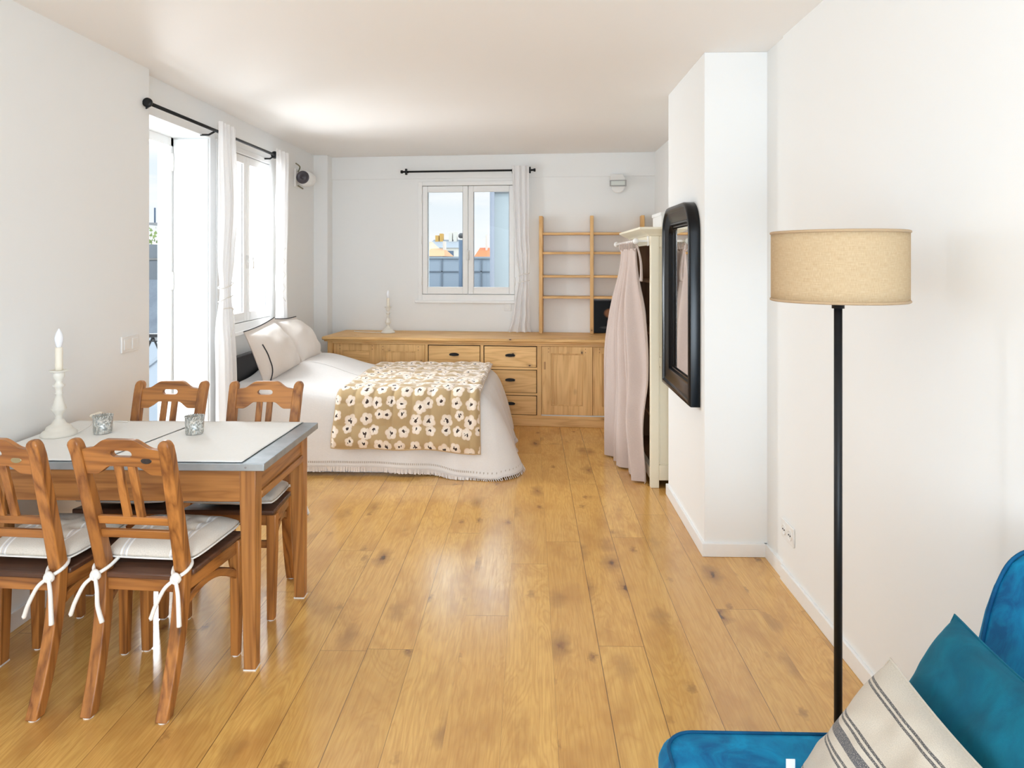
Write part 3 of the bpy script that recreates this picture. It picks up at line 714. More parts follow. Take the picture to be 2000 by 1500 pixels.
pc = thing('framed_picture', 'small dark glossy picture with blurred warm shapes on the sideboard', 'picture', bw(2.672, .055, .789), BA)
MB().grid(1, 1, lambda u, v: (u*.36, -.0105, v*.31)).build('picture_print', n.m, pc)
MB().box(-.008, .368, -.010, .004, -.0, .318).build('frame', DGREY, pc, bevel=.002)
pc.rotation_euler = (R(-4), 0, BA)

# ------------------------------------------------------------------ electric candlesticks
def candlestick(name, label, loc, s=1.0):
    t = thing(name, label, 'candlestick', loc, 0, 'white electric candlesticks')
    pr = [(0, 0), (.064, 0), (.068, .006), (.067, .016), (.060, .026), (.052, .030), (.050, .036), (.046, .048), (.036, .056), (.030, .060), (.026, .066), (.019, .082), (.0135, .092), (.016, .097), (.0135, .102), (.015, .112), (.025, .130), (.029, .142), (.025, .150), (.026, .154), (.021, .165), (.016, .190), (.0115, .215), (.0165, .221), (.0115, .226), (.013, .240), (.015, .252), (.024, .262), (.014, .272), (.011, .284), (.014, .292), (.021, .308), (.022, .322), (.019, .330), (.034, .337), (.037, .342), (.030, .343), (.017, .340), (.013, .340)]
    MB().lathe([(r, z*s) for r, z in pr], 36).build('stick', CANDLEW, t, smooth=True)
    MB().lathe([(.014, .335*s), (.0145, .37*s), (.0135, .40*s), (.0145, .43*s), (.0135, .458*s), (.010, .462*s)], 20).build('candle', CANDLE, t, smooth=True)
    MB().lathe([(.009, .460*s), (.0115, .475*s), (.0165, .500*s), (.016, .515*s), (.011, .537*s), (.004, .556*s), (.001, .560*s)], 20).build('bulb', BULB, t, smooth=True)
    return t
BULB = NT('frosted_bulb', .15, (.88, .90, .95), 0).m
t1 = candlestick('candlestick', 'white turned candlestick with electric candle at the wall end of the dining table', (-1.972, 2.845, .7655), .80)
MB().tube([(.06, .02, .006), (.05, .12, .010), (.02, .20, .022), (.0, .235, .03)], .0025, 6, 6).build('cord', ROPE, t1, smooth=True)
MB().loft([(.0, .25, .024, .014, .06), (.0, .25, .032, .026, .075), (.0, .25, .040, .014, .06)]).build('cord_switch', CANDLE, t1, bevel=.004)
MB().tube([(0, .28, .03), (.04, .24, .01), (.16, .225, .006)], .0025, 6, 6).build('cord', ROPE, t1, smooth=True)
t2 = candlestick('candlestick', 'slim white candlestick with electric candle on the sideboard', tuple(bw(.668, .27, .787)), .745)
MB().tube([(-.06, .0, .004), (-.15, .02, .004), (-.28, .06, .004), (-.36, .1, .006)], .0025, 6, 6).build('cord', ROPE, t2, smooth=True)

# ------------------------------------------------------------------ wall fittings
def plate(name, label, cat, loc, rz, wdt, hgt):
    t = thing(name, label, cat, loc, rz)   # local x right, -y room
    MB().box(-wdt/2, wdt/2, -.009, 0, -hgt/2, hgt/2).build('plate', PLAST, t, bevel=.003, bseg=3); return t
sw = plate('light_switch', 'white double light switch plate on the left wall', 'light switch', (-2.10, 3.57, 1.062), PI/2, .155, .085)
for x in (-.036, .036):
    MB().box(x-.026, x+.026, -.013, -.008, -.028, .028).build('rocker', PLAST, sw, bevel=.002)
so = plate('wall_socket', 'white double power socket low on the right wall', 'socket', (1.19, 3.21, .248), -PI/2, .15, .085)
for x in (-.036, .036):
    MB().lathe([(.024, 0), (.024, -.003), (.020, -.003), (.018, -.001)], 24).xf(lambda a, b, c: (a+x, -.009+c, b)).build('socket_ring', PLAST, so)
    for q in (-.009, .009): MB().lathe([(.0034, 0), (.0034, -.003)], 8).xf(lambda a, b, c: (a+x+q, -.010+c, b)).build('socket_hole', DGREY, so)
s2 = plate('wall_socket', 'small white socket on the back wall beside the knotted curtain', 'socket', bw(1.815, 0, 1.03), BA, .07, .075)
MB().lathe([(.022, 0), (.022, -.003), (.018, -.003), (.016, -.001)], 20).xf(lambda a, b, c: (a, -.009+c, b)).build('socket_ring', PLAST, s2)
wl1 = thing('wall_lamp', 'white wall lamp with a small square glass window on the back wall', 'wall lamp', bw(2.90, .014, 2.25), BA)
MB().lathe([(.066, 0), (.066, -.012), (.058, -.02)], 32).xf(lambda a, b, c: (a+.005, c, b-.03)).build('wall_plate', PLAST, wl1, bevel=.002)
MB().loft([(0, -.062, -.03, .145, .085), (0, -.055, .04, .145, .07), (-.01, -.035, .085, .115, .05)]).build('housing', PLAST, wl1, bevel=.006)
MB().box(-.08, .08, -.112, -.10, -.038, .022).build('bezel', plain('grey_lamp_rim', (.36, .36, .35), .4), wl1, bevel=.003)
MB().box(-.066, .066, -.116, -.110, -.028, .012).build('lens', plain('greenish_lamp_glass', (.62, .66, .62), .15), wl1, bevel=.002)
wl2 = thing('wall_spotlight', 'white wall spotlight with round dark lens in the corner beside the curtain', 'wall lamp', (-2.17, 6.32, 2.26))
MB().box(0, .018, -.02, .22, -.085, .085).build('wall_plate', PLAST, wl2, bevel=.006)
MB().lathe([(.052, -.07), (.070, -.05), (.074, .03), (.066, .10), (.045, .13)], 28).xf(lambda a, b, c: (.085+a, .06+c, b)).build('housing', PLAST, wl2, smooth=True)
MB().lathe([(.060, -.074), (.056, -.080), (.040, -.070), (.02, -.066), (.018, -.07), (.001, -.07)], 28, cap=False).xf(lambda a, b, c: (.085+a, .046+c, b)).build('lens', plain('dark_lamp_lens', (.06, .05, .06), .3), wl2, smooth=True)
MB().tube([(.02, .04, .06), (.05, .0, .10), (.02, -.03, .13)], .006, 8, 4).tube([(.02, .03, -.07), (.07, .03, -.10)], .006, 8).build('bracket', plain('olive_metal', (.22, .20, .12), .5), wl2, smooth=True)

# ------------------------------------------------------------------ mirror
mr = thing('wall_mirror', 'tall black framed mirror with rounded top corners on the pier', 'mirror', (.885, 3.985, .735))
MWd, MHt = .745, 1.08
def ring(inset, k=8):
    w2 = MWd/2-inset; z0 = inset; z1 = MHt-inset; r = max(.17-inset, .012); pts = [(-w2, z0), (w2, z0)]
    for i in range(k+1):
        a = PI/2*i/k; pts.append((w2-r+r*math.cos(a), z1-r+r*math.sin(a)))
    for i in range(k+1):
        a = PI/2+PI/2*i/k; pts.append((-w2+r+r*math.cos(a), z1-r+r*math.sin(a)))
    return pts
prof = [(0, .001), (0, .050), (.006, .058), (.020, .061), (.028, .058), (.032, .050), (.040, .048), (.075, .034), (.092, .030), (.096, .036), (.106, .037), (.110, .030), (.114, .024), (.122, .024), (.126, .016), (.130, .012)]
f = MB(); vs = []; rings = [ring(i) for i, _ in prof]; m = len(rings[0])
for rr_, (i, pz) in zip(rings, prof): vs += [(-pz, a, b) for a, b in rr_]
fs = []
for j in range(len(prof)-1):
    for k in range(m): fs.append((j*m+k, j*m+(k+1)%m, (j+1)*m+(k+1)%m, (j+1)*m+k))
f.add(vs, fs); f.build('frame', BLACKF, mr, bevel=0, smooth=False, recalc=True)
o = mr.children[0]
for p in o.data.polygons: p.use_smooth = True
try: o.data.set_sharp_from_angle(angle=R(50))
except Exception: pass
g = MB(); rg = ring(.127); g.add([(-.014, a, b) for a, b in rg], [tuple(range(len(rg)))]); g.build('mirror_glass', MIRROR, mr)
g = MB(); rg = ring(.012); g.add([(-.002, a, b) for a, b in rg]+[(-.010, a, b) for a, b in rg], [tuple(range(len(rg))), tuple(range(len(rg), 2*len(rg)))]+[(i, (i+1)%len(rg), (i+1)%len(rg)+len(rg), i+len(rg)) for i in range(len(rg))]); g.build('back_board', DGREY, mr)

# ------------------------------------------------------------------ wardrobe with pink curtain
wd = thing('wardrobe', 'cream painted open wardrobe standing behind the pier', 'wardrobe', (.795, 4.57, 0))
DX, WY = .415, .93      # depth (x) and width (y)
def framed_side(y, sgn, name):
    s = MB(); y0, y1 = (y, y+.022)
    s.box(0, .055, y0, y1, .0, 1.66).box(DX-.05, DX, y0, y1, 0, 1.66).box(.055, DX-.05, y0, y1, .05, .15).box(.055, DX-.05, y0, y1, .80, .86).box(.055, DX-.05, y0, y1, 1.585, 1.66)
    o = s.build(name, CREAM, wd, bevel=.003)
    MB().box(.055, DX-.05, y0+.008, y1-.006, .15, .80).box(.055, DX-.05, y0+.008, y1-.006, .86, 1.585).build('panel', CREAM, o)
    m_ = MB()
    for z0, z1 in ((.15, .80), (.86, 1.585)):
        m_.box(.055, .063, y0+.003, y0+.01, z0, z1).box(.055, DX-.05, y0+.003, y0+.01, z1-.008, z1).box(.055, DX-.05, y0+.003, y0+.01, z0, z0+.008)
    m_.build('panel_moulding', CREAM, o, bevel=.002)
framed_side(0, 1, 'side_panel'); framed_side(WY-.022, -1, 'side_panel')
MB().box(.0, .03, .022, .05, 0, 1.60).box(0, .03, WY-.05, WY-.022, 0, 1.60).build('front_stile', CREAM, wd, bevel=.002)
MB().box(.0, .028, .022, WY-.022, 1.60, 1.665).build('top_rail', CREAM, wd, bevel=.002)
MB().box(.0, .028, .05, WY-.05, .05, .12).build('bottom_rail', CREAM, wd, bevel=.002)
MB().box(DX-.015, DX-.003, .022, WY-.022, .05, 1.66).box(.028, DX-.015, .022, .026, .10, 1.62).box(.028, DX-.015, WY-.026, WY-.022, .10, 1.62).build('back_panel', CREAMIN, wd)
for z in (.10, .42, .98, 1.34): MB().box(.035, DX-.02, .026, WY-.026, z, z+.018).build('shelf', CREAMIN, wd, bevel=.001)
c_ = MB(); c_.loft([((DX-.01)/2, WY/2, 1.66, DX+.01, WY+.02), ((DX-.02)/2, WY/2, 1.672, DX+.02, WY+.03), ((DX-.03)/2, WY/2, 1.680, DX+.05, WY+.05), ((DX-.07)/2, WY/2, 1.702, DX+.09, WY+.10), ((DX-.07)/2, WY/2, 1.716, DX+.09, WY+.10)])
c_.build('cornice', CREAM, wd, bevel=.002)
bx = thing('storage_box', 'pale box standing on top of the cream wardrobe', 'box', (.93, 4.92, 1.7165)); MB().box(0, .24, 0, .34, 0, .115).build('box_body', PLAST, bx, bevel=.004); MB().box(-.006, .246, -.006, .346, .10, .125).build('lid', PLAST, bx, bevel=.003)
cr_ = thing('curtain_pole', 'white pole with ball ends across the wardrobe front', 'curtain rod', (.70, 4.60, 1.625))
MB().tube([(0, .0, 0), (0, 1.0, 0)], .011, 12).build('pole', PLAST, cr_, smooth=True)
for y in (-.008, 1.008): MB().lathe([(.006, -.018), (.018, -.012), (.021, 0), (.018, .012), (.006, .018)], 16).xf(lambda a, b, c: (a, y+c, b)).build('finial', PLAST, cr_, smooth=True)
for y in (.05, .88): MB().box(.0, .094, y-.007, y+.007, -.004, .010).box(.085, .094, y-.015, y+.015, -.03, .04).build('bracket', PLAST, cr_, bevel=.002)
pk = thing('curtain', 'dusty pink linen curtain hanging from the white pole in front of the wardrobe', 'curtain', (0, 0, 0))
px = lambda t: ((.70, t), (-1, 0))
mb = MB()
def fpk(u, v):
    z = 1.578+(.012-1.578)*v
    y0 = 4.66-.07*ss(.05, .5, v); y1 = 5.32+.28*ss(.0, .35, v)-.04*ss(.7, 1, v)
    uu = u+.02*math.sin(2*PI*u*2.3+v*1.7)*ss(.1, .5, v)
    t = y0+uu*(y1-y0)
    a = .012+.027*ss(0, .3, v)
    fold = a*math.sin(2*PI*6.5*u+.8*nz3(2, v*1.6, 0))+.45*a*math.sin(2*PI*3.1*u+1.3+v*1.5)+.3*a*math.sin(2*PI*14*u+2*v)
    flare = -.075*ss(.05, .6, v)*ss(.1, .95, u)+.045*ss(.1, .45, v)*(1-ss(.55, .85, v))*(1-ss(0, .3, u))+.050*ss(.62, 1.0, v)*(1-ss(.0, .45, u))
    return (.70+fold+flare+.012*nz3(u*4, v*4, 7)*min(1, v*4), t+.02*nz3(u*3, v*3, 1)*v, z)
mb.grid(150, 90, fpk); mb.build('curtain_cloth', PINK, pk, smooth=True)
for k in range(9):
    y = 4.665+k*.078
    MB().tube([(.70+.014*math.cos(a), y+.004*math.sin(a*2), 1.600+.036*math.sin(a)) for a in [2*PI*i/12 for i in range(12)]], .005, 6, 2, True).build('loop', PINK, pk, smooth=True)
MB().tube([(.715, 4.63, 1.60), (.735, 4.612, 1.5), (.742, 4.625, 1.41), (.738, 4.615, 1.36)], [.006, .011], 6, 5).build('loop', PINK, pk, smooth=True)

# ------------------------------------------------------------------ bed
bed = thing('bed', 'low double bed standing lengthwise against the left wall', 'bed', (-2.10, 4.86, 0))
MB().box(.0, 1.78, -.015, 1.27, .0, .28).build('bed_base', plain('white_bed_base', (.80, .82, .85), .6), bed, bevel=.01)
MB().box(.02, 1.76, .01, 1.26, .281, .545).build('mattress', fabric('white_mattress_ticking', (.8,.8,.8)), bed, bevel=.05, bseg=4)
MB().box(-.06, -.01, -.0, 1.26, .30, .80).build('dark_head_slab', DGREY, bed, bevel=.01)  # dark grey slab between pillows and wall
BX0, BX1, BY0, BY1 = -2.085, -.315, 4.84, 6.15
def ztop(x, y):
    z = .562
    hump = .13*ss(-1.25, -1.78, x)*(.45+.55*ss(4.95, 5.6, y))*(1-.35*ss(5.95, 6.2, y))
    return z+hump+.006*nz3(x*4, y*4, 0)
# perimeter of the visible cloth: head-near corner -> foot-near corner -> foot-far corner -> head-far corner
per = []
rc = .10
def seg(a, b, n):
    for i in range(n): t = i/n; per.append(((a[0]+(b[0]-a[0])*t, a[1]+(b[1]-a[1])*t), None))
P_ = []
def addp(x, y, nx, ny): P_.append((x, y, nx, ny))
N1 = 110
for i in range(N1): addp(BX0+(BX1-rc-BX0)*i/N1, BY0, 0, -1)
for i in range(16): a = -PI/2+PI/2*i/16; addp(BX1-rc+rc*math.cos(a), BY0+rc+rc*math.sin(a), math.cos(a), math.sin(a))
for i in range(70): addp(BX1, BY0+rc+(BY1-2*rc-BY0)*i/70, 1, 0)
for i in range(13): a = PI/2*i/12; addp(BX1-rc+rc*math.cos(a), BY1-rc+rc*math.sin(a), math.cos(a), math.sin(a))
for i in range(1, 41): addp(BX1-rc+(BX0-BX1+rc)*i/40, BY1, 0, 1)
spm = MB(); NR_T, NR_S = 34, 26; cols = len(P_)
cum = [0]
for a, b in zip(P_, P_[1:]): cum.append(cum[-1]+math.hypot(a[0]-b[0], a[1]-b[1])+.05*abs(a[2]-b[2]))
iC = N1+8
def spread_pt(i, j):
    x, y, nx, ny = P_[i]; s = cum[i]
    sc = cum[iC]
    if j <= NR_T:
        t = j/NR_T; t = 1-(1-t)**1.6
        cx = min(max(x, BX0), BX1-.55); cy = (BY0+BY1)/2
        px_, py_ = cx+(x-cx)*t, cy+(y-cy)*t
        e = .045*max(0, (t-.86)/.14)**2
        return (px_, py_, ztop(px_, py_)-e)
    k = (j-NR_T)/NR_S
    near = abs(s-sc); cw = math.exp(-(near/.35)**2)
    foot = 1 if nx > .5 else 0
    zt = ztop(x, y)-.045
    hem = .052*(1-cw)+.008 if s < sc else .02+.0*cw
    far = ny > .5
    flare = (.05+.075*cw+.105*ss(0, 1, max(0, nx)))*(k**.8)
    if far: flare = .02*k
    pl_ = (.004+.038*k)*(math.sin(s*17+1.5*nz3(s*2, 0, 0))*.5+.8*nz3(s*3.1, k*1.2, 9))*(.35+.65*ss(-1.2, -.4, x)) if not far else 0
    z = zt+(hem-zt)*k
    r = .018*(1-math.exp(-k*12))
    return (x+nx*(flare+pl_+r), y+ny*(flare+pl_+r), z+(.004*nz3(s*4, 1, 1)*k if s < sc-.3 else 0))
for j in range(NR_T+NR_S+1):
    for i in range(cols):
        spm.v.append(spread_pt(i, j)); spm.uv[len(spm.v)-1] = (cum[i]/4, j/60)
for j in range(NR_T+NR_S):
    for i in range(cols-1): a = j*cols+i; spm.f.append((a, a+1, a+cols+1, a+cols))
bs = thing('bedspread', 'cream cotton bedspread with a fringed hem draped over the bed', 'bedspread', (0, 0, 0))
spm.build('cloth', SPREAD, bs, smooth=True, solid=.004)
# fringe: short knotted threads along the hem, and a drawn-thread line above it
fr = MB(); last = NR_T+NR_S
tot = cum[N1+16+60]; s_ = 0.0; i = 0
random.seed(2)
while s_ < tot:
    while i < cols-2 and cum[i+1] < s_: i += 1
    t = (s_-cum[i])/max(1e-6, cum[i+1]-cum[i])
    a = Vector(spread_pt(i, last)).lerp(Vector(spread_pt(i+1, last)), t); nx, ny = P_[i][2], P_[i][3]
    w_ = .0022; dx = ny*w_; dy = -nx*w_; L = .030+random.uniform(-.004, .004); j1 = random.uniform(-.003, .003)
    zb = max(.003, a.z-L); out = .003+(.0 if a.z-L > .003 else L-(a.z-.003))*.8
    fr.add([(a.x-dx+nx*.003, a.y-dy+ny*.003, a.z+.004), (a.x+dx+nx*.003, a.y+dy+ny*.003, a.z+.004), (a.x+dx*1.3+nx*out+j1, a.y+dy+ny*out+j1, zb), (a.x-dx*1.3+nx*out+j1, a.y-dy+ny*out+j1, zb)], [(0, 1, 2, 3)])
    s_ += .0062
o = fr.build('fringe', FRINGE, bs, solid=.002); o['kind'] = 'stuff'
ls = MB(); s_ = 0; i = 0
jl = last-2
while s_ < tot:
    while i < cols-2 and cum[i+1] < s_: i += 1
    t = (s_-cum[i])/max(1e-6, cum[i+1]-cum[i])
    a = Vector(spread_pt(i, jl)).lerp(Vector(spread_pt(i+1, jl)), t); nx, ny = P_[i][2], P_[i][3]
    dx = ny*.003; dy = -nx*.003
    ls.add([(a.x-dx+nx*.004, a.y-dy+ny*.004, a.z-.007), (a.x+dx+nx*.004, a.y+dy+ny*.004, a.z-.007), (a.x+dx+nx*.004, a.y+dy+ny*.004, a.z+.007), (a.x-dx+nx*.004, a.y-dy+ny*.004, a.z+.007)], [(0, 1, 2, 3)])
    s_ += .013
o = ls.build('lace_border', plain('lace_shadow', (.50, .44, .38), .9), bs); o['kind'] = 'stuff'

# quilt over the foot end
q = thing('quilt', 'tan quilt with cream and brown flowers folded over the foot of the bed', 'quilt', (0, 0, 0))
QX0, QX1 = -1.335, -.335
LEN = 1.38+.27
def quilt_pt(u, v, off=0.0):
    # v: 0 far edge -> 1 near hanging edge; arc length
    s = v*LEN; x = QX0+(QX1-QX0)*u
    skew = -.02*v
    if s < 1.20:
        y = 6.12-s; z = ztop(x, y)+.012
    else:
        k = min(1, (s-1.20)/.17); d = max(0, s-1.37)
        ang = k*R(80); y = 4.92-.115*math.sin(ang); z = ztop(x, 4.92)+.012-.115*(1-math.cos(ang))
        y -= d*.20; z -= d*.985
    puff = .014*abs(math.sin(u*PI*7.5))**.6*abs(math.sin(v*PI*11))**.6+.006*nz3(u*6, v*9, 6)
    edge = min(u, 1-u, v, 1-v); puff = puff*ss(0, .03, edge)+.010*ss(0, .02, edge)
    wv = .010*nz3(x*5, s*5, 4)
    ang = ss(1.20, 1.37, s)*R(80); o_ = puff+off+.8*wv+.003
    h_ = ss(1.3, LEN, s)
    return (x+skew+.007*nz3(s*5, 0, 2)-.012*h_*(1-2*u), y-math.sin(ang)*(o_+.012)-.03*h_*(.5+nz3(x*4, 2, 2)), z+math.cos(ang)*o_+.018*nz3(x*4, 8, 1)*ss(1.4, LEN, s)-.03*ss(.6, 1, u)*ss(1.35, LEN, s))
mb = MB().grid(110, 170, quilt_pt); mb.build('quilt_cloth', QUILT, q, smooth=True, solid=.012)
ed = [quilt_pt(0, v/40) for v in range(41)]+[quilt_pt(u/24, 1) for u in range(1, 25)]+[quilt_pt(1, 1-v/40) for v in range(1, 41)]
MB().tube(ed, .007, 8).build('binding', QEDGE, q, smooth=True)

# pillows
def pillow(label, TL, TR, BR_, BL, puff, near=False, group='bed pillows'):
    t = thing('pillow', label, 'pillow', (0, 0, 0), 0, group)
    TL, TR, BR_, BL = map(Vector, (TL, TR, BR_, BL))
    nrm = (TR-TL).cross(BL-TL).normalized()
    if nrm.x < 0: nrm = -nrm
    def pt(u, v, side=1, fl=.0):
        p = TL.lerp(TR, u).lerp(BL.lerp(BR_, u), v)
        uu = (u-.07)/.86; vv = (v-.07)/.86
        if 0 < uu < 1 and 0 < vv < 1:
            h = (4*uu*(1-uu))**.55*(4*vv*(1-vv))**.55
        else: h = 0
        cxy = TL.lerp(TR, .5).lerp(BL.lerp(BR_, .5), .5)
        pinch = (abs(u-.5)*2)**6*(abs(v-.5)*2)**6
        e = 1-.05*(1-(abs(u-.5)*2)**2)*(abs(v-.5)*2)**3-.05*(1-(abs(v-.5)*2)**2)*(abs(u-.5)*2)**3
        p = cxy+(p-cxy)*e
        wr = .012*nz3(u*4+TL.y, v*5, 3)*(h > 0)+.008*nz3(u*12, v*2+TL.y, 5)*ss(.5, 1, v)*(h > 0)
        return p+nrm*(side*(h*puff+.003)+wr)
    mb = MB().grid(44, 44, lambda u, v: pt(u, v, 1)); b = len(mb.v); mb.grid(44, 44, lambda u, v: pt(1-u, v, -.55))
    mb.build('pillow_cover', PILLOW, t, smooth=True)
    if near:
        MB().tube([pt(.13, .30+.70*i/14)+nrm*.003 for i in range(15)], .0042, 6).build('piping', PIPING, t, smooth=True)
    loop = [pt(i/14, 0) for i in range(14)]+[pt(1, i/14) for i in range(14)]
    MB().tube(loop[:15], .0042, 6).build('piping', PIPING, t, smooth=True)
    return t
pillow('pale linen pillow with dark piping at the window, nearer the dining table', (-2.035, 4.86, .99), (-2.03, 5.43, 1.045), (-1.80, 5.47, .655), (-1.905, 4.93, .575), .12, True)
pillow('pale linen pillow with dark piping leaning in the corner, partly behind the other pillow', (-2.03, 5.42, 1.035), (-2.03, 5.94, 1.01), (-1.79, 5.98, .66), (-1.80, 5.46, .66), .11)

# ------------------------------------------------------------------ dining table
tb = thing('dining_table', 'honey pine dining table with a zinc top', 'table', (0, 0, 0))
TX0, TX1, TY0, TY1 = -2.075, -.962, 2.478, 3.116
MB().box(TX0, TX1, TY0, TY1, .735, .762).build('tabletop', ZINC, tb, bevel=.002)
for x in (-1.03, -1.35, -1.8): MB().lathe([(.004, 0), (.004, -.0015)], 10).xf(lambda a, b, c: (a+x, TY0+c, b+.748)).build('nail', GREYM, tb)
LX0, LX1, LY0, LY1 = -1.995, -1.0, 2.496, 3.082
for (cx, sx) in ((LX0, 1), (LX1, -1)):
    for (cy, sy) in ((LY0, 1), (LY1, -1)):
        MB().loft([(cx+sx*.023, cy+sy*.023, .004, .044, .044), (cx+sx*.030, cy+sy*.030, .62, .060, .060), (cx+sx*.030, cy+sy*.030, .735, .060, .060)]).build('leg', tbz, tb, bevel=.003)
        MB().loft([(cx+sx*.023, cy+sy*.023, 0, .046, .046), (cx+sx*.023, cy+sy*.023, .005, .046, .046)]).build('felt_pad', PLAST, tb)
MB().box(LX0+.06, LX1-.06, LY0+.006, LY0+.024, .615, .735).build('apron', tbx, tb, bevel=.002)
MB().box(LX0+.06, LX1-.06, LY1-.024, LY1-.006, .615, .735).build('apron', tbx, tb, bevel=.002)
MB().box(LX1-.024, LX1-.008, LY0+.06, LY1-.06, .64, .735).build('apron', tby, tb, bevel=.002)
MB().box(LX1-.028, LX1+.002, LY0+.06, LY1-.06, .612, .640).build('apron', tby, tb, bevel=.003)
MB().box(LX0+.008, LX0+.024, LY0+.06, LY1-.06, .615, .735).build('apron', tby, tb, bevel=.002)
def cloth(label, pts):
    A, B, C_, D_ = [Vector((x, y, .764)) for x, y in pts]
    mb = MB().grid(40, 30, lambda u, v: A.lerp(B, u).lerp(D_.lerp(C_, u), v)+Vector((.0015*nz3(v*5, 0, 0), .0015*nz3(u*6, 3, 0), .0012*nz3(u*5, v*4, 1)+.0016)))
    tag(mb.build('tablecloth', PAPER, smooth=True, solid=.0018), label, 'tablecloth', 'white cloths on the dining table')
cloth('white cloth on the right half of the zinc table top, under the right votive glass', [(-1.575, 2.488), (-1.048, 2.488), (-1.030, 3.110), (-1.485, 3.110)])
cloth('white cloth on the wall end of the zinc table top, under the tall candlestick', [(-2.068, 2.492), (-1.585, 2.490), (-1.497, 3.108), (-2.066, 3.110)])
# votives
def votive(label, x, y, h=.073):
    t = thing('votive_glass', label, 'candle holder', (x, y, .7672), 0, 'mercury glass votives on the dining table')
    MB().lathe([(.034, 0), (.036, .006), (.0385, h), (.0365, h), (.0345, .014), (.0, .012)], 32, cap=False).build('glass', MERC, t, smooth=True)
    mb = MB()
    for k in range(26):
        a = 2*PI*k/26; mb.lathe([(.0005, -.003), (.003, 0), (.0005, .004)], 6, (.0378*math.cos(a), .0378*math.sin(a), h))
    o = mb.build('beaded_rim', MERC, t, smooth=True)
    MB().lathe([(.031, .015), (.031, .040), (.001, .041)], 24, cap=False).build('wax', CANDLE, t, smooth=True)
n = NT('mercury_glass', .12, (.75, .76, .72), .3); c = n.coord(); f = n.noise(c, 130, 4, .7)
n.set('Base Color', n.mix(n.M('GREATER_THAN', f, .5), (.88, .88, .84), (.42, .44, .42))); n.set('Roughness', n.M('MULTIPLY', f, .5)); n.set('Transmission Weight', .35)
MERC = n.m
votive('mottled silver votive glass on the cloth next to the candlestick', -1.812, 2.888)
votive('mottled silver votive glass standing alone on the right hand cloth', -1.418, 2.888)

